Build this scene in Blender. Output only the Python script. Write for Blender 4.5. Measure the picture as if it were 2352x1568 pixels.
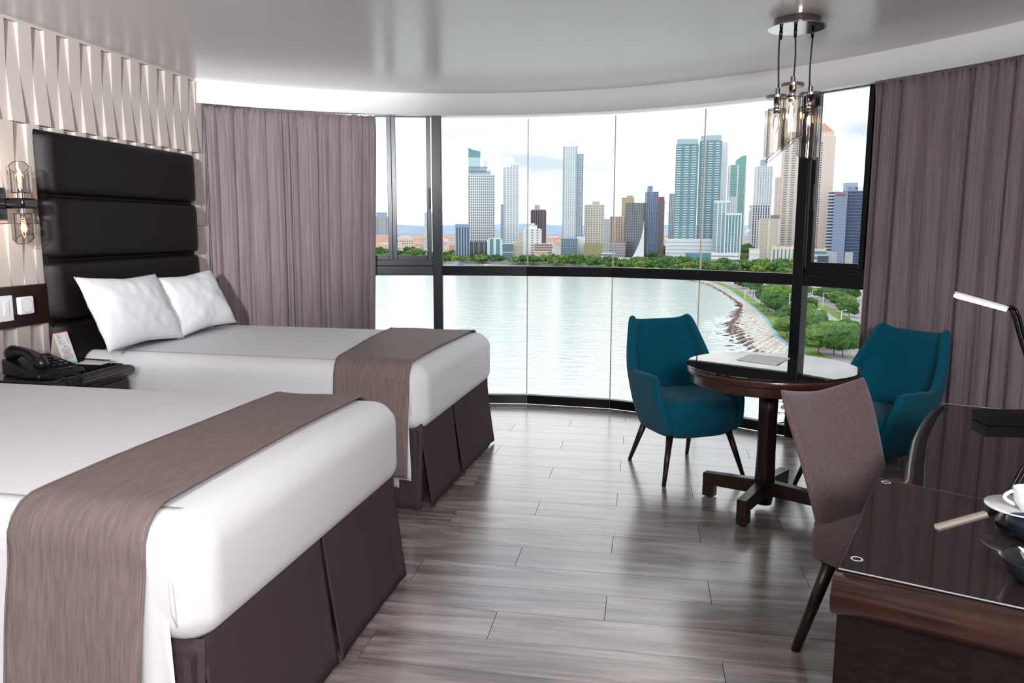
import bpy, bmesh, math, random
from mathutils import Vector, Matrix, noise
R = random.Random(7)
PI = math.pi
for o in list(bpy.data.objects): bpy.data.objects.remove(o)
sc = bpy.context.scene
COL = sc.collection

# ------------------------------------------------------------------ camera
F_PX, PITCH, ROLL, YAW = 1768.25, 0.14398, 0.00252, -0.16931
CAM = Vector((0.10976, -4.07207, 1.41939))
fwd = Vector((math.sin(YAW)*math.cos(PITCH), math.cos(YAW)*math.cos(PITCH), -math.sin(PITCH)))
rt0 = Vector((math.cos(YAW), -math.sin(YAW), 0)); up0 = rt0.cross(fwd)
rt = math.cos(ROLL)*rt0 + math.sin(ROLL)*up0
up = -math.sin(ROLL)*rt0 + math.cos(ROLL)*up0
cd = bpy.data.cameras.new('camera'); cam = bpy.data.objects.new('camera', cd); COL.objects.link(cam)
cam.matrix_world = Matrix(((rt.x, up.x, -fwd.x, CAM.x), (rt.y, up.y, -fwd.y, CAM.y), (rt.z, up.z, -fwd.z, CAM.z), (0, 0, 0, 1)))
cd.sensor_width = 36; cd.sensor_fit = 'HORIZONTAL'; cd.lens = 36*F_PX/2352; cd.clip_end = 30000; cd.clip_start = .05
sc.camera = cam
def ray(px, py): return fwd + rt*((px-1176)/F_PX) - up*((py-784)/F_PX)
def gz(px, py, z):                      # point of the horizontal plane z seen at a photograph pixel
    d = ray(px, py); t = (z-CAM.z)/d.z; return CAM + d*t

# ------------------------------------------------------------------ view, world, lights
vs = sc.view_settings; vs.view_transform = 'Standard'; vs.look = 'None'; vs.gamma = 1; vs.exposure = 0; vs.use_curve_mapping = False
w = bpy.data.worlds.new('sky'); sc.world = w; w.use_nodes = True
nt = w.node_tree; nt.nodes.clear()
wo = nt.nodes.new('ShaderNodeOutputWorld'); bg = nt.nodes.new('ShaderNodeBackground')
tc = nt.nodes.new('ShaderNodeTexCoord'); mp = nt.nodes.new('ShaderNodeMapping'); mp.inputs['Scale'].default_value = (1, 1, 3.2)
nz = nt.nodes.new('ShaderNodeTexNoise'); nz.inputs['Scale'].default_value = 3.2; nz.inputs['Detail'].default_value = 7; nz.inputs['Roughness'].default_value = .55
rp = nt.nodes.new('ShaderNodeValToRGB')
rp.color_ramp.elements[0].position = .36; rp.color_ramp.elements[0].color = (.42, .47, .54, 1)
rp.color_ramp.elements[1].position = .56; rp.color_ramp.elements[1].color = (1.0, 1.0, 1.0, 1)
for a, b in ((tc.outputs['Generated'], mp.inputs['Vector']), (mp.outputs['Vector'], nz.inputs['Vector']), (nz.outputs['Fac'], rp.inputs['Fac']), (rp.outputs['Color'], bg.inputs['Color']), (bg.outputs['Background'], wo.inputs['Surface'])):
    nt.links.new(a, b)
bg.inputs['Strength'].default_value = 1.9
def area(name, loc, target, sx, sy, power, col=(1, 1, 1)):
    l = bpy.data.lights.new(name, 'AREA'); l.shape = 'RECTANGLE'; l.size = sx; l.size_y = sy; l.energy = power; l.color = col
    o = bpy.data.objects.new(name, l); COL.objects.link(o); o.location = loc
    o.rotation_euler = (Vector(target)-Vector(loc)).to_track_quat('-Z', 'Y').to_euler(); return o
area('flash_fill', (0.9, -5.7, 2.2), (-0.2, 1.5, 1.0), 1.1, .7, 165, (.98, .975, 1))  # unseen fill added behind the camera, standing for bounce flash
sl = bpy.data.lights.new('wall_facet_fill', 'SPOT'); sl.energy = 2700; sl.spot_size = math.radians(29); sl.spot_blend = .85; sl.shadow_soft_size = .12; sl.color = (.97, .98, 1)  # added spot, cone kept to the wall to whiten the panel facets
so = bpy.data.objects.new('wall_facet_fill', sl); COL.objects.link(so); so.location = (-.45, -6.3, 2.2); so.rotation_euler = (Vector((-2.95, .35, 2.12))-Vector(so.location)).to_track_quat('-Z', 'Y').to_euler()
area('overhead_fill', (-0.9, -3.4, 2.44), (-0.9, -3.0, 0), .8, .8, 34, (1, .985, .98))  # added overhead fill to brighten the room, no visible fixture

area('desk_side_fill', (1.3, -3.5, 2.44), (1.2, -3.0, 0), .4, .4, 9, (1, .985, .98))  # second added fill, lifts the soffit and the desk side

# ------------------------------------------------------------------ materials
M = {}
def mat(name, col, rough=.5, metal=0, spec=.5, em=None, emstr=0, trans=0, coat=0, sheen=0, ior=1.45, noisy=None, bump=None):
    """noisy=(scale, amount, stretch xyz) varies colour; bump=(scale, strength, stretch, distance)"""
    m = bpy.data.materials.new(name); m.use_nodes = True; M[name] = m
    n = m.node_tree; b = n.nodes['Principled BSDF']
    b.inputs['Base Color'].default_value = (*col, 1); b.inputs['Roughness'].default_value = rough; b.inputs['Metallic'].default_value = metal
    b.inputs['Specular IOR Level'].default_value = spec; b.inputs['IOR'].default_value = ior
    b.inputs['Transmission Weight'].default_value = trans; b.inputs['Coat Weight'].default_value = coat; b.inputs['Coat Roughness'].default_value = .06
    b.inputs['Sheen Weight'].default_value = sheen
    if em: b.inputs['Emission Color'].default_value = (*em, 1); b.inputs['Emission Strength'].default_value = emstr
    def tex(scale, st, detail=4):
        t = n.nodes.new('ShaderNodeTexCoord'); g = n.nodes.new('ShaderNodeMapping'); g.inputs['Scale'].default_value = st
        z = n.nodes.new('ShaderNodeTexNoise'); z.inputs['Scale'].default_value = scale; z.inputs['Detail'].default_value = detail
        n.links.new(t.outputs['Object'], g.inputs['Vector']); n.links.new(g.outputs['Vector'], z.inputs['Vector']); return z
    if noisy:
        z = tex(noisy[0], noisy[2] if len(noisy) > 2 else (1, 1, 1))
        mr = n.nodes.new('ShaderNodeMapRange'); mr.inputs['From Min'].default_value = .3; mr.inputs['From Max'].default_value = .7
        mr.inputs['To Min'].default_value = 1-noisy[1]; mr.inputs['To Max'].default_value = 1+noisy[1]
        mx = n.nodes.new('ShaderNodeVectorMath'); mx.operation = 'SCALE'; mx.inputs[0].default_value = col
        n.links.new(z.outputs['Fac'], mr.inputs['Value']); n.links.new(mr.outputs['Result'], mx.inputs['Scale']); n.links.new(mx.outputs['Vector'], b.inputs['Base Color'])
    if bump:
        z = tex(bump[0], bump[2] if len(bump) > 2 else (1, 1, 1), 6)
        bp = n.nodes.new('ShaderNodeBump'); bp.inputs['Strength'].default_value = bump[1]; bp.inputs['Distance'].default_value = bump[3] if len(bump) > 3 else .01
        n.links.new(z.outputs['Fac'], bp.inputs['Height']); n.links.new(bp.outputs['Normal'], b.inputs['Normal'])
    return m
mat('ceiling_paint', (.74, .72, .735), .25, spec=.5, bump=(1.5, .25, (1, 1, 1), .01))
mat('soffit_paint', (.93, .94, .95), .45)
mat('panel_paint', (.50, .445, .41), .5, spec=.35, noisy=(9, .03))
mat('wall_paint', (.62, .56, .52), .7)
mat('frame_black', (.006, .006, .009), .3, spec=.3)
mat('frame_grey', (.026, .028, .042), .28, spec=.5, metal=.1)
mat('leather', (.006, .004, .0045), .48, spec=.2, bump=(160, .15, (1, 1, 1), .002))
mat('dark_wood', (.020, .009, .008), .3, spec=.4, noisy=(14, .4, (1, 8, 8)))
mat('brown_wood', (.038, .012, .008), .26, spec=.6, coat=.3, noisy=(4, .3, (.8, 9, 9)))
mat('desk_wood', (.008, .004, .004), .5, spec=.15, noisy=(10, .4, (1, 10, 10)))
mat('table_wood', (.022, .009, .007), .3, spec=.5, noisy=(12, .4, (8, 8, 1.5)))
mat('teal_fabric', (.000, .085, .135), .85, spec=.15, sheen=.08, noisy=(420, .35), bump=(500, .5, (1, 1, 1), .002))
mat('tweed', (.125, .082, .084), .9, spec=.15, sheen=.25, noisy=(400, .6, (1, 1, .7)), bump=(420, .6, (1, 1, .7), .003))
mat('table_rim', (.040, .014, .009), .25, spec=.5, coat=.3)
mat('leg_wood', (.020, .010, .008), .28, spec=.5)
mat('sheet', (.73, .735, .755), .75, spec=.2, bump=(5, .12, (1, 1, 1), .02))
mat('pillow_cotton', (.72, .72, .745), .8, spec=.2, bump=(7, .10, (1, 1, 1), .02))
mat('runner_fabric', (.195, .148, .138), .55, spec=.22, sheen=.0, noisy=(110, .16, (1, .12, .12)), bump=(140, .6, (1, .12, .12), .004))
mat('skirt_fabric', (.066, .047, .052), .9, spec=.06, sheen=0, noisy=(180, .1), bump=(260, .3, (1, 1, 1), .003))
mat('curtain_fabric', (.205, .165, .172), .8, spec=.15, sheen=.12, noisy=(95, .22, (1, 1, .03)), bump=(120, .3, (1, 1, .04), .004))
mat('chrome', (.62, .60, .60), .12, metal=1)
mat('nickel', (.30, .27, .26), .2, metal=1)
mat('gunmetal', (.05, .045, .05), .15, metal=1)
mat('black_plastic', (.008, .008, .010), .28, spec=.5)
mat('matt_black', (.004, .004, .005), .5, spec=.2)
mat('black_cord', (.010, .010, .012), .4)
mat('blue_black', (.012, .016, .024), .25, spec=.6)
mat('white_plastic', (.80, .80, .82), .4)
mat('white_china', (.85, .86, .88), .12, spec=.6)
mat('paper', (.82, .81, .80), .7)
mat('card_back', (.75, .66, .57), .8)
mat('print_red', (.72, .08, .10), .6)
mat('print_grey', (.30, .30, .33), .7)
mat('print_cyan', (.25, .72, .76), .6)
mat('lamp_diffuser', (.9, .88, .85), .5, em=(1, .80, .66), emstr=1.5)
mat('bulb_glow', (1, .8, .6), .5, em=(1, .62, .30), emstr=14)
mat('foliage', (.11, .20, .045), .8, spec=.2, noisy=(9, .5))
mat('foliage_dark', (.055, .13, .035), .8, spec=.2, noisy=(9, .45))
mat('foliage_light', (.16, .22, .05), .8, spec=.2, noisy=(9, .4))
mat('bark', (.13, .10, .08), .9)
mat('grass_strip', (.17, .27, .05), .9, noisy=(.12, .35))
mat('asphalt', (.42, .42, .43), .8, noisy=(.08, .12))
mat('pavement', (.36, .33, .34), .85, noisy=(.2, .12))
mat('promenade_blue', (.20, .42, .68), .6)
mat('sea_wall', (.20, .19, .21), .9, noisy=(.15, .3))
mat('hill', (.36, .47, .62), 1, spec=0, noisy=(.002, .14))  # aerial haze put into the blue-grey base colour
mat('bulwhite', (.82, .84, .87), .6, noisy=(.03, .05))
mat('b_white', (.80, .82, .85), .6); mat('b_cream', (.74, .68, .58), .7); mat('b_beige', (.60, .55, .48), .7)
mat('b_pink', (.76, .65, .58), .7); mat('b_salmon', (.76, .48, .38), .8); mat('b_terracotta', (.60, .33, .25), .85)
mat('b_grey', (.42, .45, .50), .6); mat('b_bluegrey', (.36, .45, .58), .5); mat('b_lav', (.30, .36, .52), .5)
mat('b_olive', (.36, .33, .20), .8); mat('b_yellow', (.52, .44, .22), .7); mat('b_red', (.45, .12, .12), .7); mat('b_brown', (.30, .21, .20), .7)
mat('g_blue', (.10, .19, .30), .28, spec=.8); mat('g_teal', (.09, .29, .34), .28, spec=.8); mat('g_dark', (.05, .06, .09), .15, spec=.8)
mat('g_green', (.16, .42, .36), .28, spec=.8); mat('g_grey', (.20, .24, .28), .15, spec=.8); mat('g_navy', (.02, .05, .13), .28, spec=.8)  # facade glass tones lightened, city haze put into the colours
mat('g_light', (.38, .52, .60), .15, spec=.8)
mat('car_red', (.5, .03, .05), .3); mat('car_yellow', (.8, .55, .05), .3); mat('car_dark', (.06, .06, .08), .3)
mat('boat_white', (.85, .86, .88), .4); mat('boat_blue', (.10, .22, .50), .4)
# thin clear glass: part mirror, part see-through by angle
def glass(name, tint, k=1.0, rough=0.0):
    m = bpy.data.materials.new(name); m.use_nodes = True; M[name] = m; n = m.node_tree; n.nodes.clear()
    o = n.nodes.new('ShaderNodeOutputMaterial'); t = n.nodes.new('ShaderNodeBsdfTransparent'); g = n.nodes.new('ShaderNodeBsdfGlossy')
    t.inputs['Color'].default_value = (*tint, 1); g.inputs['Roughness'].default_value = rough
    f = n.nodes.new('ShaderNodeFresnel'); f.inputs['IOR'].default_value = 1.5
    mm = n.nodes.new('ShaderNodeMath'); mm.operation = 'MULTIPLY'; mm.inputs[1].default_value = k; mm.use_clamp = True
    x = n.nodes.new('ShaderNodeMixShader'); n.links.new(f.outputs[0], mm.inputs[0]); n.links.new(mm.outputs[0], x.inputs['Fac'])
    n.links.new(t.outputs[0], x.inputs[1]); n.links.new(g.outputs[0], x.inputs[2]); n.links.new(x.outputs[0], o.inputs['Surface'])
glass('window_glass', (.985, .995, .99), .35)
glass('clear_glass', (.97, .98, .98), .7)
glass('smoke_glass', (.78, .73, .69), .6)
mat('table_glass', (.012, .014, .014), .012, spec=1.0, ior=1.6)
mat('desk_glass', (.022, .015, .015), .02, spec=.8)
mat('glass_edge', (.45, .50, .50), .2, spec=.8)  # greenish glass edge, the light it catches put into the pale colour
mat('stand_glass', (.020, .022, .022), .02, spec=.9, coat=1)
# floor tile material: long grain, every plank different
def wood_plank():
    m = bpy.data.materials.new('plank'); m.use_nodes = True; M['plank'] = m; n = m.node_tree; b = n.nodes['Principled BSDF']
    t = n.nodes.new('ShaderNodeTexCoord'); oi = n.nodes.new('ShaderNodeObjectInfo')
    sc_ = n.nodes.new('ShaderNodeMath'); sc_.operation = 'MULTIPLY'; sc_.inputs[1].default_value = 60
    ad = n.nodes.new('ShaderNodeVectorMath'); ad.operation = 'ADD'
    n.links.new(oi.outputs['Random'], sc_.inputs[0]); n.links.new(t.outputs['Object'], ad.inputs[0]); n.links.new(sc_.outputs[0], ad.inputs[1])
    def nzt(scale, st, det, dist=0):
        g = n.nodes.new('ShaderNodeMapping'); g.inputs['Scale'].default_value = st
        z = n.nodes.new('ShaderNodeTexNoise'); z.inputs['Scale'].default_value = scale; z.inputs['Detail'].default_value = det; z.inputs['Distortion'].default_value = dist
        n.links.new(ad.outputs[0], g.inputs['Vector']); n.links.new(g.outputs[0], z.inputs['Vector']); return z
    a = nzt(1.9, (.6, 4.5, 1), 5, 1.8); c = nzt(5, (.5, 26, 1), 8, .3)
    mx = n.nodes.new('ShaderNodeMath'); mx.operation = 'MULTIPLY_ADD'; mx.inputs[1].default_value = .30
    hf = n.nodes.new('ShaderNodeMath'); hf.operation = 'MULTIPLY'; hf.inputs[1].default_value = .70
    n.links.new(a.outputs['Fac'], hf.inputs[0]); n.links.new(c.outputs['Fac'], mx.inputs[0]); n.links.new(hf.outputs[0], mx.inputs[2])
    r = n.nodes.new('ShaderNodeValToRGB'); e = r.color_ramp.elements
    e[0].position = .36; e[0].color = (.12, .09, .084, 1); e[1].position = .64; e[1].color = (.44, .375, .355, 1)
    q = e.new(.49); q.color = (.25, .20, .19, 1)
    n.links.new(mx.outputs[0], r.inputs['Fac'])
    hs = n.nodes.new('ShaderNodeHueSaturation'); mr = n.nodes.new('ShaderNodeMapRange'); mr.inputs['To Min'].default_value = .88; mr.inputs['To Max'].default_value = 1.12
    n.links.new(oi.outputs['Random'], mr.inputs['Value']); n.links.new(mr.outputs[0], hs.inputs['Value']); n.links.new(r.outputs[0], hs.inputs['Color']); n.links.new(hs.outputs[0], b.inputs['Base Color'])
    b.inputs['Roughness'].default_value = .27; b.inputs['Specular IOR Level'].default_value = .9; b.inputs['Coat Weight'].default_value = 1; b.inputs['Coat Roughness'].default_value = .2; b.inputs['Coat IOR'].default_value = 1.8
    bp = n.nodes.new('ShaderNodeBump'); bp.inputs['Strength'].default_value = .05; bp.inputs['Distance'].default_value = .003
    n.links.new(c.outputs['Fac'], bp.inputs['Height']); n.links.new(bp.outputs[0], b.inputs['Normal'])
wood_plank()
mat('grout', (.10, .085, .08), .8)
def water():
    m = bpy.data.materials.new('water'); m.use_nodes = True; M['water'] = m; n = m.node_tree; b = n.nodes['Principled BSDF']
    b.inputs['Base Color'].default_value = (.62, .69, .67, 1); b.inputs['Roughness'].default_value = .12; b.inputs['IOR'].default_value = 1.33; b.inputs['Specular IOR Level'].default_value = .9
    t = n.nodes.new('ShaderNodeTexCoord')
    prev = None
    for s, st, d in ((.12, .9, .55), (.5, .8, .22), (.02, .5, .8)):
        g = n.nodes.new('ShaderNodeMapping'); g.inputs['Scale'].default_value = (1, 1.7, 1); g.inputs['Rotation'].default_value = (0, 0, .3)
        z = n.nodes.new('ShaderNodeTexNoise'); z.inputs['Scale'].default_value = s; z.inputs['Detail'].default_value = 4
        bp = n.nodes.new('ShaderNodeBump'); bp.inputs['Strength'].default_value = st; bp.inputs['Distance'].default_value = d
        n.links.new(t.outputs['Object'], g.inputs[0]); n.links.new(g.outputs[0], z.inputs[0]); n.links.new(z.outputs['Fac'], bp.inputs['Height'])
        if prev: n.links.new(prev.outputs[0], bp.inputs['Normal'])
        prev = bp
    n.links.new(prev.outputs[0], b.inputs['Normal'])
water()
def beach():
    m = bpy.data.materials.new('beach_rock'); m.use_nodes = True; M['beach_rock'] = m; n = m.node_tree; b = n.nodes['Principled BSDF']
    t = n.nodes.new('ShaderNodeTexCoord'); v = n.nodes.new('ShaderNodeTexVoronoi'); v.inputs['Scale'].default_value = .55
    r = n.nodes.new('ShaderNodeValToRGB'); e = r.color_ramp.elements; e[0].color = (.78, .76, .72, 1); e[0].position = .25; e[1].color = (.34, .30, .27, 1); e[1].position = .85
    n.links.new(t.outputs['Object'], v.inputs['Vector']); n.links.new(v.outputs['Distance'], r.inputs[0]); n.links.new(r.outputs[0], b.inputs['Base Color'])
    b.inputs['Roughness'].default_value = .9
beach()
mat('dark_rock', (.17, .12, .11), .9, noisy=(.3, .4)); mat('pale_rock', (.60, .56, .50), .9, noisy=(.3, .2)); mat('foam', (.88, .90, .90), .7)

# ------------------------------------------------------------------ mesh helpers
class MB:
    def __init__(s): s.v = []; s.f = []
    def add(s, vs, fs, mx=None):
        k = len(s.v)
        s.v += [(mx @ Vector(p)) if mx else Vector(p) for p in vs]; s.f += [tuple(i+k for i in f) for f in fs]; return s
    def box(s, x0, x1, y0, y1, z0, z1, mx=None):
        return s.add([(x0, y0, z0), (x1, y0, z0), (x1, y1, z0), (x0, y1, z0), (x0, y0, z1), (x1, y0, z1), (x1, y1, z1), (x0, y1, z1)],
                     [(0, 3, 2, 1), (4, 5, 6, 7), (0, 1, 5, 4), (1, 2, 6, 5), (2, 3, 7, 6), (3, 0, 4, 7)], mx)
    def prism(s, poly, z0, z1, mx=None):
        n = len(poly); v = [(p[0], p[1], z0) for p in poly]+[(p[0], p[1], z1) for p in poly]
        return s.add(v, [tuple(reversed(range(n))), tuple(range(n, 2*n))]+[(i, (i+1) % n, n+(i+1) % n, n+i) for i in range(n)], mx)
    def lathe(s, prof, n=32, mx=None, cap=True):
        v = []; f = []
        for r, z in prof:
            for i in range(n): v.append((r*math.cos(2*PI*i/n), r*math.sin(2*PI*i/n), z))
        for j in range(len(prof)-1):
            for i in range(n): f.append((j*n+i, j*n+(i+1) % n, (j+1)*n+(i+1) % n, (j+1)*n+i))
        if cap:
            if prof[0][0] > 1e-5: f.append(tuple(reversed(range(n))))
            if prof[-1][0] > 1e-5: f.append(tuple(range((len(prof)-1)*n, len(prof)*n)))
        return s.add(v, f, mx)
    def tube(s, pts, rad, n=10, sq=None):
        pts = [Vector(p) for p in pts]; v = []; f = []; rad = rad if isinstance(rad, (list, tuple)) else [rad]*len(pts)
        ref = None
        for i, p in enumerate(pts):
            d = (pts[min(i+1, len(pts)-1)]-pts[max(i-1, 0)]).normalized()
            if ref is None: ref = d.orthogonal().normalized()
            ref = (ref-d*ref.dot(d)).normalized(); b = d.cross(ref)
            for k in range(n):
                a = 2*PI*k/n; v.append(p+ref*math.cos(a)*rad[i]+b*math.sin(a)*rad[i])
        for i in range(len(pts)-1):
            for k in range(n): f.append((i*n+k, i*n+(k+1) % n, (i+1)*n+(k+1) % n, (i+1)*n+k))
        f.append(tuple(reversed(range(n)))); f.append(tuple(range((len(pts)-1)*n, len(pts)*n)))
        return s.add(v, f)
    def grid(s, nu, nv, fn, closeu=False):
        v = [fn(i/nu if closeu else i/(nu-1), j/(nv-1)) for j in range(nv) for i in range(nu)]; f = []
        for j in range(nv-1):
            for i in range(nu if closeu else nu-1):
                f.append((j*nu+i, j*nu+(i+1) % nu, (j+1)*nu+(i+1) % nu, (j+1)*nu+i))
        return s.add(v, f)
    def build(s, name, m, parent=None, smooth=False, bevel=0, seg=2, solid=0, sub=0, world=False, off=0, kind=None, label=None):
        me = bpy.data.meshes.new(name); vs_ = s.v
        if world and parent is not None:
            mw = parent.matrix_basis.copy(); pp = parent.parent
            while pp: mw = pp.matrix_basis @ mw; pp = pp.parent
            inv = mw.inverted(); vs_ = [inv @ p for p in s.v]
        me.from_pydata([tuple(p) for p in vs_], [], s.f); me.update()
        b = bmesh.new(); b.from_mesh(me)
        if not solid: bmesh.ops.recalc_face_normals(b, faces=b.faces)
        if bevel:
            es = [e for e in b.edges if len(e.link_faces) == 2 and e.calc_face_angle(0) > .6]
            old = None
            rb = bmesh.ops.bevel(b, geom=es, offset=bevel, segments=seg, affect='EDGES', profile=.5, clamp_overlap=True)
            bevf = set(rb['faces'])
            for f_ in b.faces: f_.smooth = f_ in bevf
        b.to_mesh(me); b.free()
        if smooth: me.polygons.foreach_set('use_smooth', [True]*len(me.polygons))
        me.materials.append(M[m] if isinstance(m, str) else m)
        o = bpy.data.objects.new(name, me); COL.objects.link(o)
        if solid:
            q = o.modifiers.new('solid', 'SOLIDIFY'); q.thickness = solid; q.offset = off
        if sub:
            q = o.modifiers.new('sub', 'SUBSURF'); q.levels = sub; q.render_levels = sub
        if parent is not None: o.parent = parent
        if kind: o['kind'] = kind
        if label: o['label'] = label
        return o
def tag(o, label=None, cat=None, group=None, kind=None):
    for k, v in (('label', label), ('category', cat), ('group', group), ('kind', kind)):
        if v: o[k] = v
    return o
def thing(name, label, cat, loc=(0, 0, 0), rz=0, group=None):
    o = bpy.data.objects.new(name, None); COL.objects.link(o); o.location = loc; o.rotation_euler = (0, 0, rz); o.empty_display_size = .1
    o.matrix_basis = Matrix.Translation(loc) @ Matrix.Rotation(rz, 4, 'Z')
    return tag(o, label, cat, group)
def struct(mb, name, m, **k): return tag(mb.build(name, m, **k), kind='structure')
def sbox(sx, sy, sz): return MB().box(-sx/2, sx/2, -sy/2, sy/2, -sz/2, sz/2)
def copy_tree(o, parent=None):
    c = o.copy(); COL.objects.link(c)
    if parent is not None: c.parent = parent
    for ch in list(o.children): copy_tree(ch, c)
    return c
def T(x, y, z, rz=0, rx=0, ry=0): return Matrix.Translation((x, y, z)) @ Matrix.Rotation(rz, 4, 'Z') @ Matrix.Rotation(ry, 4, 'Y') @ Matrix.Rotation(rx, 4, 'X')
def cat_rom(P, n=10):
    P = [Vector((*p[:2], 0)) for p in P]; Q = [P[0]*2-P[1]]+P+[P[-1]*2-P[-2]]; out = []
    for i in range(1, len(Q)-2):
        for k in range(n):
            t = k/n; a, b, c, d = Q[i-1:i+3]
            out.append(.5*((2*b)+(c-a)*t+(2*a-5*b+4*c-d)*t*t+(3*b-a-3*c+d)*t**3))
    out.append(P[-1]); return out
def clip(poly, conv):               # Sutherland-Hodgman against a counter-clockwise convex outline
    out = list(poly)
    for i in range(len(conv)):
        a, b = conv[i], conv[(i+1) % len(conv)]; ins = lambda p: (b[0]-a[0])*(p[1]-a[1])-(b[1]-a[1])*(p[0]-a[0]) >= -1e-9
        res = []
        for j in range(len(out)):
            p, q = out[j-1], out[j]; ip, iq = ins(p), ins(q)
            if ip != iq:
                d1 = (b[0]-a[0])*(p[1]-a[1])-(b[1]-a[1])*(p[0]-a[0]); d2 = (b[0]-a[0])*(q[1]-a[1])-(b[1]-a[1])*(q[0]-a[0]); t = d1/(d1-d2)
                res.append((p[0]+(q[0]-p[0])*t, p[1]+(q[1]-p[1])*t))
            if iq: res.append(q)
        out = res
        if not out: return []
    return out

# ------------------------------------------------------------------ room shell
XW = -3.03; CEIL = 2.465; SOF = 2.30; YB = -6.6; XR = 2.62
WIN = [(XW-.02, 1.27), (-2.2, 1.83), (-1.535, 1.985), (-.817, 2.075), (-.137, 2.020), (.51, 1.79), (1.140, 1.385), (1.75, .76), (2.25, .08), (XR, -.80)]
SP = [(XW, 1.085), (-2.69, 1.375), (-2.155, 1.70), (-1.527, 1.915), (-.85, 1.99), (-.18, 1.925), (.44, 1.70), (.975, 1.38), (1.41, 1.01), (1.755, .63), (1.96, .35), (2.28, -.15), (XR-.06, -.86)]
SC = cat_rom(SP, 8)
outline = list(reversed([(XW, YB)]+[(XW, 1.28)]+WIN[1:]+[(XR, YB)]))       # counter-clockwise
struct(MB().prism(outline, -.14, -.008), 'floor', 'grout')
floor = bpy.data.objects['floor']
# planks 1.2 x 0.2 m, one third bond
shared = {}
inner = list(reversed([(XW+.012, YB+.02), (XW+.012, 1.11)]+[(p[0]*.995-.002, p[1]-.012) for p in WIN[1:]]+[(XR-.012, YB+.02)]))
for row in range(-11, 24):
    y1 = -row*.2; y0 = y1-.2
    for j in range(-4, 5):
        k = (-row) % 3 + 3*j; x0 = .4*k; x1 = x0+1.2
        if y1 < -4.4: continue
        g = .0012; poly = [(x0+g, y0+g), (x1-g, y0+g), (x1-g, y1-g), (x0+g, y1-g)]
        c = clip(poly, inner)
        if len(c) < 3: continue
        ar = abs(sum(c[i-1][0]*c[i][1]-c[i][0]*c[i-1][1] for i in range(len(c))))/2
        if ar < .002: continue
        cx, cy = x0+.6, y0+.1; full = ar > .2395
        if full and 'p' in shared:
            o = bpy.data.objects.new('plank', shared['p']); COL.objects.link(o); o.parent = floor
        else:
            o = MB().prism([(p[0]-cx, p[1]-cy) for p in c], -.009, 0).build('plank', 'plank', floor)
            if full: shared['p'] = o.data
        o.location = (cx, cy, 0)
cpoly = list(reversed([(XW, YB)]+[(XW, 1.09)]+[(p.x, p.y) for p in SC[1:]]+[(XR, -.86), (XR, YB)]))
struct(MB().prism(list(reversed([(XW-.1, YB-.1), (XW-.1, 1.3)]+[(p[0]*1.03, p[1]+.09) for p in WIN[1:]]+[(XR+.1, YB-.1)])), CEIL, CEIL+.14), 'ceiling', 'ceiling_paint')
# curved soffit
mb = MB()
def outw(i, C, d):
    a = C[max(i-1, 0)]; b = C[min(i+1, len(C)-1)]; t = (b-a).normalized(); return C[i]+Vector((-t.y, t.x, 0))*d
n = len(SC)
for i in range(n-1):
    a, b = SC[i], SC[i+1]; c, d = outw(i, SC, .17), outw(i+1, SC, .17)
    mb.add([(a.x, a.y, SOF), (b.x, b.y, SOF), (d.x, d.y, SOF), (c.x, c.y, SOF), (a.x, a.y, CEIL), (b.x, b.y, CEIL), (d.x, d.y, CEIL), (c.x, c.y, CEIL)],
           [(0, 1, 5, 4), (0, 3, 2, 1), (2, 3, 7, 6)]+([(0, 4, 7, 3)] if i == 0 else [])+([(1, 2, 6, 5)] if i == n-2 else []))
struct(mb, 'trim_1', 'soffit_paint', smooth=False)
for p in bpy.data.objects['trim_1'].data.polygons: p.use_smooth = abs(p.normal.z) < .5
# walls
wl = struct(MB().box(XW-.14, XW-.03, YB-.12, 1.36, -.14, CEIL), 'wall_left', 'panel_paint')
struct(MB().box(XR, XR+.12, YB-.12, -.86, -.14, CEIL), 'wall_right', 'wall_paint')
struct(MB().box(XW-.14, XR+.12, YB-.12, YB, -.14, CEIL), 'wall_back', 'wall_paint')
# tilted relief panels: strips that stand proud at the top alternate with strips proud at the bottom
def strip_mesh(h, topd, botd, wd=.0855):
    x = XW-.03
    return MB().add([(x, 0, 0), (x, wd, 0), (x, wd, h), (x, 0, h), (XW-.022+botd, 0, 0), (XW-.022+botd, wd, 0), (XW-.022+topd, wd, h), (XW-.022+topd, 0, h)],
                    [(0, 1, 2, 3), (4, 5, 6, 7), (0, 1, 5, 4), (1, 2, 6, 5), (2, 3, 7, 6), (3, 0, 4, 7)])
rows = [(1.955, 2.447), (1.447, 1.951), (.934, 1.443), (.422, .930), (-.005, .418)]
for (z0, z1) in rows:
    sm = {}
    for kk in range(-21, 20):
        y0 = -.493+.0868*kk
        if y0 > 1.08 or y0 < -2.3: continue
        wd = min(.0863, 1.15-y0)
        key = (kk % 2, round(wd, 3))
        if key not in sm:
            o = strip_mesh(z1-z0, .026 if kk % 2 == 0 else .001, .001 if kk % 2 == 0 else .026, wd).build('panel', 'panel_paint', wl); sm[key] = o.data
        else:
            o = bpy.data.objects.new('panel', sm[key]); COL.objects.link(o); o.parent = wl
        o.location = (0, y0, z0)
struct(MB().box(XW-.028, XW-.012, YB, 1.17, 2.449, CEIL), 'trim_2', 'panel_paint')

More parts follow.
